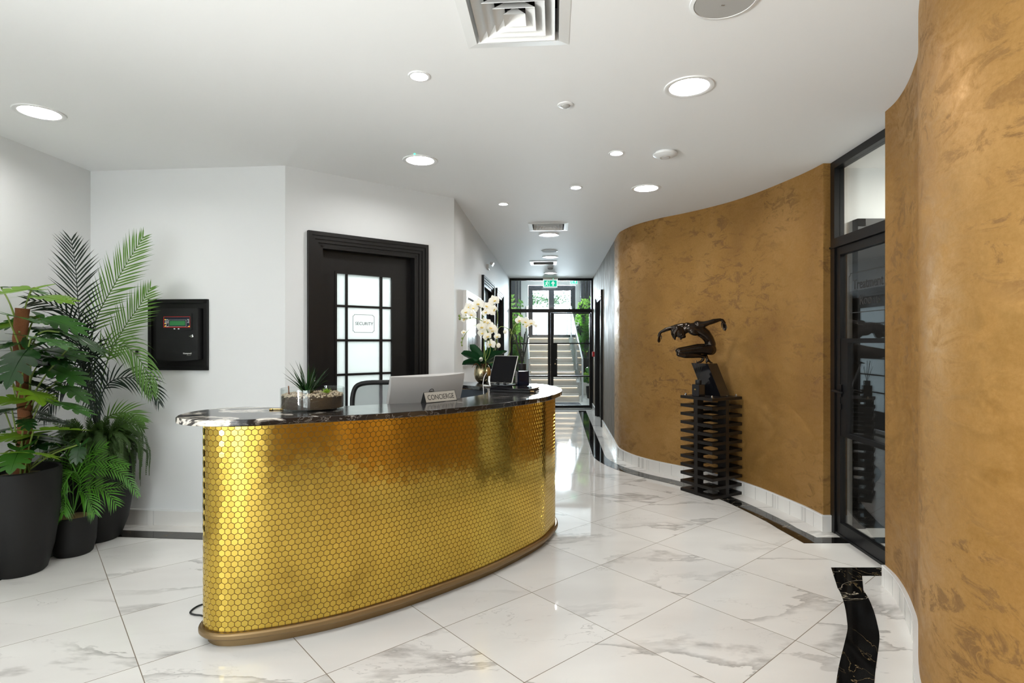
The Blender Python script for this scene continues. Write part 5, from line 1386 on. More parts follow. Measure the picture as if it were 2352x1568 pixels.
# (px, py of the leaf's middle, depth offset, length, azimuth of the tip, pitch, roll, colour)
LV = [(28, 668, -.05, .26, 200, -8, -25, 'leaf_light'), (114, 678, .0, .30, -8, 3, 12, 'leaf_light'), (42, 655, .12, .24, 20, 8, 10, 'leaf_mid'),
      (52, 729, -.16, .29, -20, -6, -14, 'leaf_mid'), (22, 743, .02, .25, 215, -6, -20, 'leaf_light'), (140, 735, .16, .30, 5, -8, 22, 'leaf_mid'),
      (96, 757, .10, .24, 30, -4, 10, 'leaf_dark'), (112, 776, -.20, .32, -20, -2, -10, 'leaf_mid'), (190, 776, .02, .30, 0, -14, -8, 'leaf_dark'),
      (16, 797, -.1, .24, 230, -18, -10, 'leaf_dark'), (132, 803, .06, .36, 0, 0, 10, 'leaf_mid'), (44, 832, -.22, .30, -80, -42, 0, 'leaf_dark'),
      (96, 830, .10, .24, -15, -15, 20, 'leaf_dark'), (140, 853, .04, .32, -5, -16, 14, 'leaf_mid'), (82, 893, -.12, .31, -30, 4, -22, 'leaf_light'), (26, 917, -.08, .28, 215, 2, -18, 'leaf_light'),
      (155, 928, -.1, .31, -6, -8, -12, 'leaf_mid'), (165, 893, .04, .25, -8, -12, 0, 'leaf_mid'), (140, 982, -.05, .30, 10, 6, -16, 'leaf_light'),
      (24, 998, -.1, .27, 230, 8, -10, 'leaf_light'), (70, 1030, -.14, .27, 15, 10, -14, 'leaf_light'), (35, 1056, -.2, .26, -60, -24, 8, 'leaf_mid'),
      (181, 1042, -.08, .13, -70, -60, 0, 'leaf_dark'), (60, 966, -.12, .15, -40, -8, 0, 'leaf_dark'), (118, 966, .08, .2, 10, -10, 0, 'leaf_dark'), (2, 945, -.05, .24, 190, -10, 10, 'leaf_dark'),
      (80, 858, .14, .26, 60, 0, 10, 'leaf_dark'), (8, 870, .08, .26, 160, -5, 0, 'leaf_dark')]
rl = random.Random(21)
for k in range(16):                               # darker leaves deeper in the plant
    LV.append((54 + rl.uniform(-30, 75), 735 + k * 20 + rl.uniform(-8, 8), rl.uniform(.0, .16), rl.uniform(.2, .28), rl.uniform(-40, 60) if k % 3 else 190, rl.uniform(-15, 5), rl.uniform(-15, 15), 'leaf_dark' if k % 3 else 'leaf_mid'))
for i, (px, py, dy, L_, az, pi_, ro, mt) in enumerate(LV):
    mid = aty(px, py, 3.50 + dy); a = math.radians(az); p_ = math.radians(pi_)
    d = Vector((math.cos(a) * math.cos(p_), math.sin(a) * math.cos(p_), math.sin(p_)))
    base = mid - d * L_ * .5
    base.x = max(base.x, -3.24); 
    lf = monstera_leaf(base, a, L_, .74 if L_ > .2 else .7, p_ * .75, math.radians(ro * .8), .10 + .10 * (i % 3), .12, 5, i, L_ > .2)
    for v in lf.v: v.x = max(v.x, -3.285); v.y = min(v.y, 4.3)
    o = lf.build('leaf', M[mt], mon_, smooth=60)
    zr = max(.59, base.z - .05 - .12 * (i % 4)); rt = PM + Vector((.03 * math.cos(i * 2.4), .03 * math.sin(i * 2.4), zr))
    rt.x = aty(54, 900, 3.5).x + .03 * math.cos(i * 2.4)
    kn = (rt + base) / 2 + Vector((0, 0, .03)); mb = MB(); mb.tube(catmull([rt, kn, base], 5), [.0055] * 5 + [.0045] * 6, 7); mb.build('petiole', M['stem'], o)

def frond(path, leaf_len, nl, mat, parent, width=.013, N_=Vector((0, -1, .15)), droop=.35, ang=48, start=.25, tipf=.45, clampY=4.33, rr0=.006, seed=0, name='frond', side=(1, 1)):
    rn = random.Random(seed); P = catmull(path, 8); Ls = [0]
    for a, b in zip(P, P[1:]): Ls.append(Ls[-1] + (b - a).length)
    mb = MB(); mb.tube(P, [rr0 * (1 - .75 * l / Ls[-1]) for l in Ls], 6)
    for k in range(nl):
        f = start + (1 - start) * (k + .5) / nl; t = f * Ls[-1]; j = min(max(i for i in range(len(Ls)) if Ls[i] <= t), len(P) - 2)
        p = P[j].lerp(P[j + 1], (t - Ls[j]) / max(1e-9, Ls[j + 1] - Ls[j])); tg = (P[j + 1] - P[j]).normalized()
        sv = tg.cross(N_).normalized(); g = (f - start) / (1 - start)
        ll = leaf_len * (math.sin(PI * (.22 + .66 * g)) ** .8) * (1 if g < .8 else 1 - (g - .8) * (1 - tipf) * 3)
        for s in (-1, 1):
            if side[0 if s < 0 else 1] <= 0: continue
            A = math.radians(ang * (1 - .45 * g) + rn.uniform(-4, 4)); dr = (tg * math.cos(A) + sv * s * math.sin(A) * side[0 if s < 0 else 1]).normalized()
            nv = dr.cross(tg).normalized(); q = p.copy(); vs = []; n = 5; L2 = ll * rn.uniform(.9, 1.08); wv = tg - dr * tg.dot(dr); wv = wv.normalized() if wv.length > .1 else nv
            for i in range(n + 1):
                u = i / n; w = width * (.35 + .65 * math.sin(PI * min(1, .15 + u * .8))) * (1 if u < .55 else max(.06, (1 - u) / .45))
                vs += [q + wv * w / 2, q - N_.normalized() * w * -.12, q - wv * w / 2]
                q = q + dr * (L2 / n); dr = (dr + Vector((0, 0, -droop / n))).normalized()
            for v in vs: v.y = min(v.y, clampY); v.x = max(v.x, -3.29)
            fs = []
            for i in range(n): a = i * 3; fs += [(a, a + 1, a + 4, a + 3), (a + 1, a + 2, a + 5, a + 4)]
            mb.add(vs, fs)
    return mb.build(name, M[mat], parent, smooth=60)
PP = Vector((-3.0, 4.09, 0))
pal = thing('areca_palm', 'tall palm with feathery fronds in the large black pot in the wall corner', 'potted plant', PP)
pot(pal, PP, [(.125, 0), (.14, .012), (.185, .14), (.212, .32), (.222, .52), (.222, .60), (.214, .608), (.206, .60), (.204, .54), (0, .54)])
mb = MB(); mb.lathe([(.203, .548), (.1, .575), (0, .58)], c=PP, n=36); mb.build('soil', M['soil'], pal)
def fp(lst, y0, y1): 
    n = len(lst); return [aty(x, y, y0 + (y1 - y0) * i / (n - 1)) for i, (x, y) in enumerate(lst)]
root = (228, 1010)
FR = [ # pixel path, start depth, end depth, leaflet length, leaflets a side, colour, droop, angle, start
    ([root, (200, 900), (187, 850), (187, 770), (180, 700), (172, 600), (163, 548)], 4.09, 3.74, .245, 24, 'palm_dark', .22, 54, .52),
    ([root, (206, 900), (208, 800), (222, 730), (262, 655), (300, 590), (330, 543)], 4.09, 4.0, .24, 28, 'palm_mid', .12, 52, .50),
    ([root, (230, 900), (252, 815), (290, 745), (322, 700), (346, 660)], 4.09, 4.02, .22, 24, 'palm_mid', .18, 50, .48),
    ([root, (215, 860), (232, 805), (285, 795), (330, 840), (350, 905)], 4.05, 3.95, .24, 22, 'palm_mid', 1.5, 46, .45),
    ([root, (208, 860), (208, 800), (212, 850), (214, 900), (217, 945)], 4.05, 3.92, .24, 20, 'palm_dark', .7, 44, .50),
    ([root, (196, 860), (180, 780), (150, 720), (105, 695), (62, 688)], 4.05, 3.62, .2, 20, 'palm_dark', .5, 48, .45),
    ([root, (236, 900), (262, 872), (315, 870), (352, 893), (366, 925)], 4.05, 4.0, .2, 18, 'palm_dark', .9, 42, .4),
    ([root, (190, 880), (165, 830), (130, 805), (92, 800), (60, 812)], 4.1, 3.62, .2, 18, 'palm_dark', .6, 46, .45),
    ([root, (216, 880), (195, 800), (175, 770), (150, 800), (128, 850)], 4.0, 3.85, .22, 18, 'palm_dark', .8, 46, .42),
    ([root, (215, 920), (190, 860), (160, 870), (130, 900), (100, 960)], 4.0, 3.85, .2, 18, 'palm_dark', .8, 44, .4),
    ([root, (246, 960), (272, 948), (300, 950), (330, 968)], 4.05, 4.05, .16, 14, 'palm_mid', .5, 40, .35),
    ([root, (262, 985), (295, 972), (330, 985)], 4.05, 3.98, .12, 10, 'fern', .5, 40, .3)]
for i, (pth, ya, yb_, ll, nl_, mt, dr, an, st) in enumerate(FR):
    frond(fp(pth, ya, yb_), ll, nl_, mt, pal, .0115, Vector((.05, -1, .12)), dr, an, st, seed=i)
rn = random.Random(9)
for k in range(6):
    q = 2 * PI * k / 6; mb = MB(); b0 = PP + Vector((.05 * math.cos(q), .05 * math.sin(q), .55)); mb.tube(catmull([b0, b0 + Vector((.01 * math.cos(q), .01, .2)), aty(*root, 4.07) + Vector((.02 * math.cos(q), .02 * math.sin(q), .12))], 4), .010, 8); mb.build('cane', M['stem'], pal)
# trailing fern spilling over the palm's pot
tf = thing('trailing_fern', 'fine trailing fern spilling over the rim of the palm pot', 'potted plant', PP + Vector((0, 0, .582)))
for k in range(96):
    a = math.radians(rn.uniform(-165, 25)); b0 = PP + Vector((.10 * math.cos(a), .10 * math.sin(a), .585)); o_ = Vector((math.cos(a), math.sin(a), 0)); rr_ = rn.uniform(.236, .32)
    hi_ = rn.uniform(.66, .80); ln_ = rn.uniform(.02, .36) ** 1.15 if math.cos(a) > .3 else rn.uniform(.02, .18)
    pth = [b0, PP + o_ * .17 + Vector((0, 0, hi_)), PP + o_ * rr_ + Vector((0, 0, hi_ - .05)), PP + o_ * (rr_ + .012) + Vector((0, 0, hi_ - .05 - ln_))]
    frond(pth, .034, 38, 'fern', tf, .0078, Vector((o_.x, o_.y, .4)), .3, 60, .15, .7, rr0=.0018, seed=k, name='trail')
for k in range(56):
    a = math.radians(rn.uniform(-170, 40)); o_ = Vector((math.cos(a), math.sin(a), 0)); b0 = PP + o_ * .08 + Vector((0, 0, .585))
    e = PP + o_ * rn.uniform(.14, .27) + Vector((0, 0, rn.uniform(.70, .90)))
    frond([b0, (b0 + e) / 2 + Vector((0, 0, .06)), e], .06, 18, 'fern', tf, .008, Vector((.2, -1, .5)), .4, 55, .2, rr0=.002, seed=50 + k, name='sprig')
PS = Vector((-2.955, 3.805, 0))
sp = thing('small_parlour_palm', 'small bright green palm in the low black pot between the two large pots', 'potted plant', PS)
pot(sp, PS, [(.098, 0), (.108, .01), (.124, .08), (.130, .18), (.130, .255), (.124, .261), (.118, .255), (.117, .22), (0, .22)])
mb = MB(); mb.lathe([(.117, .232), (.08, .252), (0, .258)], c=PS, n=36); mb.build('moss', M['moss'], sp)
rt = (168, 1180)
SF = [([rt, (185, 1110), (172, 1082), (155, 1092), (140, 1130)], 3.75, 3.6, .15, 15, 'palm_bright', .7), ([rt, (190, 1120), (215, 1118), (245, 1130), (268, 1160)], 3.75, 3.62, .14, 13, 'palm_bright', .35),
      ([rt, (165, 1130), (150, 1128), (145, 1150), (146, 1180)], 3.72, 3.6, .14, 13, 'palm_bright', .8), ([rt, (192, 1100), (238, 1078), (285, 1092), (318, 1138)], 3.75, 3.7, .09, 18, 'palm_bright', .6),
      ([rt, (186, 1090), (196, 1050), (215, 1035), (245, 1022)], 3.78, 3.78, .12, 13, 'palm_bright', .3), ([rt, (188, 1100), (205, 1062), (240, 1058), (295, 1070)], 3.78, 3.75, .10, 15, 'palm_bright', .3),
      ([rt, (165, 1080), (150, 1035), (155, 1022), (172, 1032)], 3.78, 3.7, .12, 11, 'palm_bright', .8), ([rt, (200, 1140), (240, 1122), (300, 1115)], 3.77, 3.75, .06, 12, 'fern', .3),
      ([rt, (180, 1130), (190, 1130), (205, 1150), (218, 1180)], 3.7, 3.6, .13, 12, 'palm_bright', .8), ([rt, (150, 1090), (130, 1060), (118, 1055)], 3.8, 3.72, .1, 10, 'fern', .4)]
for i, (pth, ya, yb_, ll, nl_, mt, dr) in enumerate(SF):
    frond(fp(pth, ya, yb_), ll, nl_, mt, sp, .0072, Vector((.1, -1, .4)), dr, 46, .42, rr0=.003, seed=20 + i)

# ------------------------------------------------------------------ orchid
OV = Vector((-.262, 5.02, ZT + .0006))
orc = thing('orchid', 'white orchid with arching sprays in a round champagne metal vase', 'potted plant', OV)
mb = MB(); mb.lathe([(.035, 0), (.045, .004), (.068, .035), (.077, .075), (.073, .115), (.058, .145), (.05, .152), (.046, .147), (.05, .12), (0, .115)], c=OV, n=48); mb.build('vase', M['gold_vase'], orc)
mb = MB(); mb.lathe([(.052, .125), (.035, .15), (0, .155)], c=OV, n=24); mb.build('bark', M['soil'], orc)
rn = random.Random(4)
for k in range(14):
    q = rn.random() * 2 * PI; p0 = OV + Vector((.03 * math.cos(q), .03 * math.sin(q), .14)); mb = MB()
    mb.tube(catmull([p0, p0 + Vector((.03 * math.cos(q), .03 * math.sin(q), .03)), p0 + Vector((.065 * math.cos(q), .065 * math.sin(q), rn.uniform(-.02, .03)))], 4), .002, 5); mb.build('aerial_root', M['pole'], orc)
def broad(base, az, el, L_, W_, curve, mat, nm='leaf', roll=0.):
    mb = MB(); d = Vector((math.cos(az), math.sin(az), 0)); sd = Vector((-d.y, d.x, 0)); p = Vector(base); vs = []; n = 9; e = el
    for i in range(n + 1):
        u = i / n; w = W_ * (.25 + .75 * math.sin(PI * min(1, .08 + .86 * u)) ** .7) * (1 if u < .9 else .55); t = d * math.cos(e) + Vector((0, 0, 1)) * math.sin(e); nn = sd.cross(t) * -1
        s2, nn = sd * math.cos(roll) + nn * math.sin(roll), nn * math.cos(roll) - sd * math.sin(roll)
        if i == n: w *= .25
        vs += [p + s2 * w / 2 + nn * w * .12, p + s2 * w / 4 + nn * w * .05, p, p - s2 * w / 4 + nn * w * .05, p - s2 * w / 2 + nn * w * .12]
        p = p + t * L_ / n; e -= curve / n
    fs = []
    for i in range(n):
        for k in range(4): a = i * 5 + k; fs.append((a, a + 1, a + 6, a + 5))
    mb.add(vs, fs); return mb.build(nm, M[mat], orc, smooth=60)
b0 = OV + Vector((0, 0, .15))
for (az, el, L_, W_, cu, ro) in ((185, 1.25, .22, .095, .5, 1.0), (170, .85, .23, .10, .8, .9), (-10, .95, .22, .09, .9, -.9), (10, .6, .20, .08, .7, -.8), (-110, .9, .17, .08, 1.4, 0), (-60, .5, .2, .08, 1.2, -.3), (190, .5, .19, .085, 1.0, .8), (-5, .75, .26, .07, .5, -.7), (0, 1.2, .2, .09, .5, -1.0)):
    broad(b0, math.radians(az), el, L_, W_, cu, 'orchid_leaf', roll=ro)
YO = 5.0
def op(x, y, d=0): return aty(x, y, YO + d)
bs = OV + Vector((0, 0, .15))
STEMS = [[bs, op(1112, 800), op(1110, 740), op(1104, 705), op(1099, 698)], [bs, op(1136, 800, .02), op(1142, 745, .02), op(1142, 715, .02), op(1133, 700, .02), op(1115, 712, .0), op(1108, 724)],
         [bs, op(1125, 810, -.03), op(1122, 770, -.03), op(1108, 738, -.03), op(1090, 730, -.03), op(1064, 731, -.03), op(1055, 728, -.03)],
         [bs, op(1120, 800, -.02), op(1110, 755, -.02), op(1095, 746, -.02), op(1076, 758, -.02), op(1063, 778, -.02), op(1060, 792, -.02)],
         [bs, op(1140, 800, .03), op(1141, 765, .03), op(1150, 750, .03), op(1165, 754, .03), op(1176, 764, .03), op(1184, 778, .03)],
         [bs, op(1168, 815, .05), op(1172, 780, .05), op(1180, 750, .05), op(1188, 742, .05), op(1205, 738, .05), op(1222, 745, .05)],
         [bs, op(1114, 830, -.06), op(1113, 795, -.07), op(1114, 815, -.09), op(1116, 840, -.1), op(1112, 852, -.1)]]
for s in STEMS: mb = MB(); mb.tube(catmull(s, 6), .0032, 7); mb.build('flower_stem', M['stem'], orc)
def petal(mb, c, ux, uy, nn, ang, L_, W_, back):
    d = ux * math.cos(ang) + uy * math.sin(ang); s = uy * math.cos(ang) - ux * math.sin(ang); vs = []; n = 6
    for i in range(n + 1):
        u = i / n; w = W_ * math.sin(PI * min(1, .1 + .84 * u)) ** .75 * (1 if i < n else .3); b = nn * (back * math.sin(PI * u) - .004 * u)
        vs += [c + d * L_ * u + s * w / 2 + b - nn * w * .10, c + d * L_ * u + b, c + d * L_ * u - s * w / 2 + b - nn * w * .10]
    fs = []
    for i in range(n): a = i * 3; fs += [(a, a + 1, a + 4, a + 3), (a + 1, a + 2, a + 5, a + 4)]
    mb.add(vs, fs)
def flower(p, face, r, spin):
    nn = face.normalized(); ux = nn.cross(Vector((0, 0, 1))).normalized() * -1; uy = nn.cross(ux) * -1
    if uy.z < 0: uy = -uy
    ux, uy = ux * math.cos(spin) + uy * math.sin(spin), uy * math.cos(spin) - ux * math.sin(spin)
    mb = MB()
    for a in (90, 215, 325): petal(mb, p - nn * .002, ux, uy, nn, math.radians(a), r, r * .72, .004)
    for a in (8, 172): petal(mb, p + nn * .001, ux, uy, nn, math.radians(a), r * 1.05, r * 1.15, .008)
    o = mb.build('flower', M['petal'], orc, smooth=60)
    mb = MB(); mb.ball(p + nn * .006 - uy * .006, (r * .13, r * .13, r * .16), nu=8, nv=6)
    for s in (-1, 1): mb.tube([p + nn * .006 - uy * .004, p + nn * .014 + ux * s * r * .2 - uy * r * .1, p + nn * .018 + ux * s * r * .1 - uy * r * .3], [.004, .005, .001], 6)
    mb.build('lip', M['lip'], o)
FL = [(1099, 697, .06, 0), (1135, 690, .058, .3), (1119, 703, .05, -.4), (1133, 712, .052, 1.2), (1070, 716, .05, .2), (1084, 722, .045, -.3), (1066, 732, .042, .5), (1088, 707, .05, -.2), (1116, 717, .045, .4),
      (1107, 750, .055, 0), (1108, 764, .05, .2), (1128, 752, .056, -.2), (1132, 758, .056, .1), (1119, 772, .045, .4), (1142, 772, .036, .3), (1127, 790, .055, 0), (1112, 738, .045, .1), (1121, 740, .035, .7), (1076, 704, .045, .6), (1065, 763, .026, .2),
      (1193, 735, .046, .2), (1207, 738, .048, -.2), (1220, 742, .044, .1), (1210, 747, .036, .5)]
for i, (x, y, r, sp_) in enumerate(FL):
    d = rn.uniform(-.05, .03) if x < 1180 else .05; f = Vector((rn.uniform(-.45, .45), -1, rn.uniform(-.35, .2))); flower(op(x, y, d - .02), f, r * .88, sp_)
for (x, y, r) in ((1055, 725, .010), (1056, 732, .010), (1070, 725, .009), (1069, 732, .009), (1080, 730, .009), (1062, 777, .009), (1060, 786, .008), (1061, 793, .007), (1145, 793, .019), (1160, 762, .016), (1105, 825, .017), (1231, 748, .013), (1172, 757, .008), (1174, 765, .008), (1183, 779, .006)):
    mb = MB(); mb.ball(op(x, y, -.06 if y == 825 else (.05 if x > 1180 else 0)), (r, r, r * 1.2), nu=10, nv=8); mb.build('bud', M['petal'] if r > .012 else M['stem'], orc)
# ------------------------------------------------------------------ entrance lobby beyond the glazed screen
LZ = 3.32
YF = 17.2
ww = lambda n, p, l, m='wall', z0=0, z1=LZ: struct(n, MB().ribbon(p, offset(p, .12), z0, z1), M[m], l, 'wall', smooth=0)
ww('wall_lobby_left', [Vector((-1.3, YP + .06)), Vector((-1.3, YF))], 'white wall on the left of the entrance lobby')
ww('wall_lobby_right', [Vector((3.1, YF)), Vector((3.1, YP + .06))], 'white wall on the right of the entrance lobby')
mb = MB()
x0, x1 = .49, 1.935
for (a, b, c, d) in ((-1.42, x0, 0, LZ), (x1, 3.22, 0, LZ), (x0, x1, 0, 1.55), (x0, x1, 3.14, LZ)): mb.obox((a, YF, c), (b - a, 0, 0), (0, .15, 0), (0, 0, d - c))
struct('wall_lobby_front', mb, M['wall'], 'white front wall around the entrance doors', 'wall', smooth=0)
mb = MB()
mb.obox((-1.42, YP + .02, ZC + .0), (pL.x + 1.42, 0, 0), (0, .1, 0), (0, 0, LZ - ZC)); mb.obox((-1.42, YP + .02, 0), (pL.x + 1.42, 0, 0), (0, .1, 0), (0, 0, ZC))
mb.obox((pR.x, YP + .02, 0), (3.22 - pR.x, 0, 0), (0, .1, 0), (0, 0, LZ)); mb.obox((pL.x, YP + .06, ZC + .0), (pR.x - pL.x, 0, 0), (0, .06, 0), (0, 0, LZ - ZC))
struct('wall_lobby_back', mb, M['wall'], 'wall around the glazed screen on the lobby side', 'wall', smooth=0)
mb = MB(); mb.obox((-1.42, YP + .06, LZ), (4.64, 0, 0), (0, YF - YP + .15, 0), (0, 0, .1)); struct('ceiling_lobby', mb, M['ceil'], 'white ceiling of the entrance lobby', 'ceiling', smooth=0)
# stairs up to the street doors
NS, RZ, TR, Y0s = 9, 1.55 / 9, .30, 13.4
sx0, sx1 = .46, 1.60
st = thing('staircase', 'pale marble stairs with lit nosings rising to the entrance doors', 'stairs', ((sx0 + sx1) / 2, Y0s, 0))
for k in range(NS):
    mb = MB(); y1 = YF - .01 if k == NS - 1 else Y0s + (k + 1) * TR
    mb.obox((sx0, Y0s + k * TR, k * RZ), (sx1 - sx0, 0, 0), (0, YF - .01 - Y0s - k * TR, 0), (0, 0, RZ - .03)) if k == NS - 1 else mb.obox((sx0, Y0s + k * TR, 0), (sx1 - sx0, 0, 0), (0, TR + .0, 0), (0, 0, (k + 1) * RZ - .03))
    mb.obox((sx0, Y0s + k * TR - .025, (k + 1) * RZ - .03), (sx1 - sx0, 0, 0), (0, (y1 - Y0s - k * TR) + .025, 0), (0, 0, .03))
    o = mb.build('step', M['step'], st, smooth=0)
    mb = MB(); mb.obox((sx0 + .02, Y0s + k * TR - .018, (k + 1) * RZ - .038), (sx1 - sx0 - .04, 0, 0), (0, .014, 0), (0, 0, .007)); mb.build('light_strip', M['led'], o, smooth=0)
for s, nm in ((-1, 'left'), (1, 'right')):
    xs = sx0 - .06 if s < 0 else sx1 + .06
    bl_ = thing('balustrade', f'glass balustrade with a steel rail on the {nm} side of the stairs', 'balustrade', (xs, Y0s, 0), 'stair balustrades')
    mb = MB(); y0, y1 = Y0s - .1, Y0s + (NS - 1) * TR
    A = [Vector((xs - .006, y0, .08)), Vector((xs - .006, y1, 1.55)), Vector((xs - .006, y1, 2.35)), Vector((xs - .006, y0, .95))]
    mb.add(A + [p + Vector((.012, 0, 0)) for p in A], [(0, 1, 2, 3), (7, 6, 5, 4), (0, 4, 5, 1), (1, 5, 6, 2), (2, 6, 7, 3), (3, 7, 4, 0)]); mb.build('glass_panel', M['glass'], bl_, smooth=0)
    mb = MB(); mb.tube([(xs, y0, 1.0), (xs, y1, 2.4), (xs, YF - .3, 2.42)], .02, 10); mb.build('handrail', M['steel'], bl_)
    for (yy, za, zb) in ((y0, 0, 1.0), ((y0 + y1) / 2, .70, 1.7), (y1, 1.5, 2.4)):
        mb = MB(); mb.tube([(xs, yy, za), (xs, yy, zb)], .022, 10); mb.build('post', M['steel'], bl_)
    # side ledge carrying the plants
    xa, xb = (-.9, sx0 - .10) if s < 0 else (sx1 + .10, 2.9)
    mb = MB(); mb.obox((xa, 15.0, 0), (xb - xa, 0, 0), (0, YF - 15.0, 0), (0, 0, .34)); struct(f'trim_{8 if s < 0 else 9}', mb, M['step'], f'low pale marble ledge on the {nm} of the stairs', 'ledge', smooth=0)
    # dark stone piers with light stone reveals
    for k, (a, b) in enumerate(((-.06, .10), (.135, .19), (.215, .27)) if s < 0 else ((2.05, 2.12), (2.16, 2.21), (2.25, 2.6))):
        mb = MB(); mb.obox((a, 16.75 + .02 * k, .341), (b - a, 0, 0), (0, .3, 0), (0, 0, LZ - .345))
        mb.solo('stone_pier', M['stone_dark'], f'dark stone pier, {("outermost", "middle", "innermost")[k if s < 0 else 2 - k]} of the three on the {nm} of the lobby', 'pier', 'dark stone piers in the lobby', smooth=0)
# entrance doors
d7 = thing('door_7', 'black framed glazed entrance doors at the top of the stairs', 'door', ((x0 + x1) / 2, YF, 1.55), kind='structure')
def yw(mb, px0, px1, py0, py1, y=YF, dpt=.06):
    a, b = (px0 - CX) / F * y, (px1 - CX) / F * y; zt_, zb_ = H - (py0 - CY) / F * y, H - (py1 - CY) / F * y
    return mb.obox((a, y, zb_), (b - a, 0, 0), (0, dpt, 0), (0, 0, zt_ - zb_))
mb = MB()
yw(mb, 1213.5, 1223.5, 655.5, 774.5); yw(mb, 1310.5, 1321.5, 655.5, 774.5); yw(mb, 1223.5, 1310.5, 655.5, 667.5); yw(mb, 1223.5, 1310.5, 768.5, 774.5); yw(mb, 1260, 1272.5, 667.5, 768.5); yw(mb, 1231, 1232.2, 667.5, 768.5); yw(mb, 1301.5, 1302.7, 667.5, 768.5)
mb.build('frame', M['stone_dark'], d7, smooth=0)
mb = MB(); yw(mb, 1223, 1311, 667, 769, YF + .02, .008); mb.build('pane', M['glass'], d7, smooth=0)
mb = MB(); mb.obox((.30, 12.35, .001), (1.25, 0, 0), (0, .75, 0), (0, 0, .012)); mb.solo('door_mat', M['mat'], 'dark entrance mat on the lobby floor behind the glass door', 'mat', smooth=0)
c = Vector(((1318 - CX) / F * 16.9, 16.9, LZ)); exit_sign(c, .225, .13, 'smaller green exit sign deeper in the lobby, over the street doors')
# downlights added to brighten the lobby
for i, (x, y) in enumerate(((.2, 12.9), (1.5, 12.9), (.2, 15.2), (1.6, 15.2))):
    t = thing('lobby_fill_light', 'added fill downlight in the lobby ceiling behind the glazed screen', 'ceiling light', (x, y, LZ), 'added lobby downlights')
    mb = MB(); mb.lathe([(.12, -.001), (.118, -.008), (.1, -.008)], c=(x, y, LZ), n=32); mb.build('trim_ring', M['white_trim'], t)
    mb = MB(); mb.lathe([(.102, -.006), (0, -.007)], c=(x, y, LZ), n=32); mb.build('diffuser', M['lamp'], t)
# lobby plants
def lobby_plant(name, label, c, h, fr, spread, z0, mats, pot_r=.17, pot_h=.5):
    base = Vector((c[0], c[1], z0)); t = thing(name, label, 'potted plant', base, 'potted plants in the lobby')
    mb = MB(); mb.lathe([(pot_r * .72, 0), (pot_r * .95, pot_h * .5), (pot_r, pot_h), (pot_r * .9, pot_h), (pot_r * .9, pot_h * .94), (0, pot_h * .94)], c=base, n=32); mb.build('pot', M['pot'], t)
    rn = random.Random(int(c[0] * 100) + int(c[1] * 10))
    for k in range(fr):
        a = 2 * PI * k / fr + rn.uniform(-.3, .3); e = rn.uniform(.35, 1.0); o_ = Vector((math.cos(a), math.sin(a), 0)); b = base + Vector((0, 0, pot_h * .94))
        pth = [b, b + o_ * spread * .3 + Vector((0, 0, h * e * .75)), b + o_ * spread * (.7 + .3 * (1 - e)) + Vector((0, 0, h * e * .95)), b + o_ * spread + Vector((0, 0, h * e * .78))]
        frond(pth, spread * .45, 13, mats[k % len(mats)], t, .045, Vector((o_.x * .3, -1, .6)), .6, 50, .3, clampY=99, rr0=.007, seed=k)
    return t
lobby_plant('lobby_palm', 'leafy plant in the left front of the lobby, behind the orchid', (.06, 13.55), 1.25, 20, .24, 0, ('leaf_mid', 'palm_dark', 'leaf_mid'))
lobby_plant('lobby_palm', 'tall slender plant on the left ledge of the lobby', (.06, 15.7), 2.1, 18, .26, .34, ('palm_mid', 'leaf_mid'))
lobby_plant('lobby_palm', 'bushy plant in the tall dark pot on the right ledge of the lobby', (1.99, 15.25), 1.25, 24, .27, .34, ('leaf_mid', 'palm_bright', 'palm_dark'), .2, .64)
lobby_plant('lobby_palm', 'tall slender plant on the right ledge near the entrance doors', (2.08, 16.15), 2.0, 18, .3, .34, ('palm_mid', 'palm_dark'))
lobby_plant('lobby_palm', 'small plant on the right of the lobby floor, in front of the tall dark pot', (1.98, 14.2), .5, 14, .22, 0, ('leaf_light', 'leaf_mid'), .12, .3)
# street outside
struct('ground_outside', MB().obox((-12, YF + .15, 1.35), (26, 0, 0), (0, 30, 0), (0, 0, .15)), M['step'], 'pale pavement outside the entrance', 'ground', smooth=0)
rn = random.Random(8)
for i, (x, y, z, s) in enumerate(((.66, 21, 2.95, .45), (1.57, 22.5, 3.05, .5), (3.4, 24, 3.1, .8))):
    t = thing('street_tree', ('small tree outside, seen through the left entrance pane', 'tree outside, seen through the right entrance pane', 'tree outside, farthest right beyond the entrance')[i], 'tree', (x, y, 1.5), 'trees in the street')
    mb = MB(); mb.tube([(x, y, 1.5), (x + .03, y, z - .2), (x, y, z + .2)], [.06, .045, .02], 8); mb.build('trunk', M['pole'], t)
    mb = MB()
    for k in range(260):
        p = Vector((x, y, z)) + Vector((rn.gauss(0, s * .5), rn.gauss(0, s * .4), rn.gauss(0, s * .22))); a = Vector((rn.gauss(0, 1), rn.gauss(0, 1), rn.gauss(0, 1))).normalized() * .06; b = a.orthogonal().normalized() * .03
        mb.add([p - a, p + b, p + a, p - b], [(0, 1, 2, 3)])
    mb.build('foliage', M['leaf_mid'], t, smooth=0)

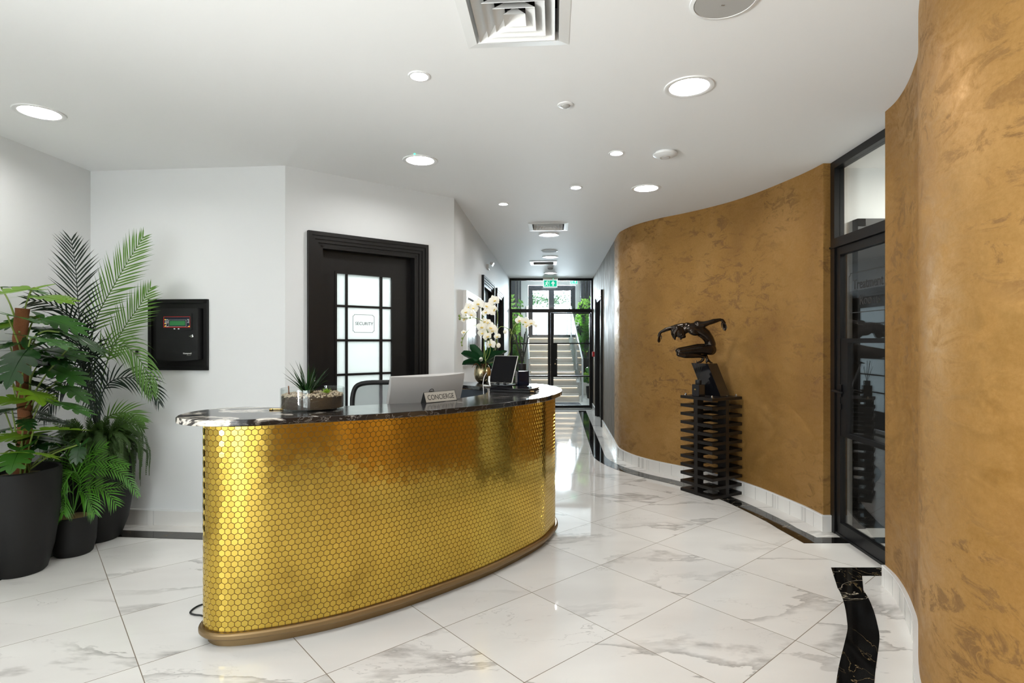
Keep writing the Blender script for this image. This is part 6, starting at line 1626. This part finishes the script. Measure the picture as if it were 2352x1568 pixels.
# ------------------------------------------------------------------ light
w = bpy.data.worlds.new('daylight'); SC.world = w; w.use_nodes = True
bg = w.node_tree.nodes['Background']; bg.inputs[0].default_value = (.72, .86, 1, 1); bg.inputs[1].default_value = 4.0
def area(name, loc, rot, sx, sy, power, col):
    l = bpy.data.lights.new(name, 'AREA'); l.shape = 'RECTANGLE'; l.size = sx; l.size_y = sy; l.energy = power; l.color = col
    o = bpy.data.objects.new(name, l); COL.objects.link(o); o.location = loc; o.rotation_euler = rot; return o
area('daylight_entrance', (1.2, YF + .6, 2.5), (PI / 2, 0, PI), 2.0, 1.6, 1500, (.8, .9, 1))     # sky light coming in through the street doors
area('security_room_lamp', (-1.6, 6.0, 2.7), (0, 0, 0), 1.0, 1.0, 50, (.97, 1, .98))
area('treatment_room_lamp', (3.6, 3.2, 2.72), (0, 0, 0), .8, .8, 90, (1, .98, .9))
area('fill_lamp_front', (-2.12, -5.05, 1.4), (PI / 2, 0, 0), 2.6, 2.5, 60, (1, .995, .98))     # fill lamp outside the added window behind the camera
q_ = W1.P((lu0 + lu1) / 2, -.16, 1.45); area('fill_lamp_left', q_, (PI / 2, 0, -PI / 2), 2.3, 2.3, 95, (1, .995, .98))  # fill lamp just outside the added left window
def aim(o, tgt):
    o.rotation_euler = (Vector(tgt) - o.location).to_track_quat('-Z', 'Y').to_euler()
# added fill lamps outside both windows, aimed up to brighten the ceiling
q_ = W1.P((lu0 + lu1) / 2, -1.6, .25); pl_ = area('upfill_lamp_left', q_, (0, 0, 0), 2.6, 1.4, 330, (1, .99, .97)); pl_.data.spread = math.radians(95); aim(pl_, (1.3, 4.4, 2.9))
aim(area('upfill_lamp_front', (-2.3, -6.6, .25), (0, 0, 0), 2.6, 1.4, 120, (1, .99, .97)), (.2, 4.5, 2.75))
# ------------------------------------------------------------------ camera and film
cam = bpy.data.cameras.new('camera'); co = bpy.data.objects.new('camera', cam); COL.objects.link(co)
co.location = (0, 0, H); co.rotation_euler = (PI / 2, 0, 0); cam.sensor_width = 36; cam.lens = F / 2352 * 36; cam.clip_start = .02
SC.camera = co
vs_ = SC.view_settings; vs_.view_transform = 'Standard'; vs_.look = 'None'; vs_.gamma = 1; vs_.use_curve_mapping = False; vs_.exposure = -0.05
SC.cycles.use_denoising = True; SC.cycles.max_bounces = 10; SC.cycles.diffuse_bounces = 5; SC.cycles.glossy_bounces = 5; SC.cycles.transparent_max_bounces = 16
SC.cycles.sample_clamp_indirect = 6; SC.cycles.caustics_reflective = False; SC.cycles.caustics_refractive = False
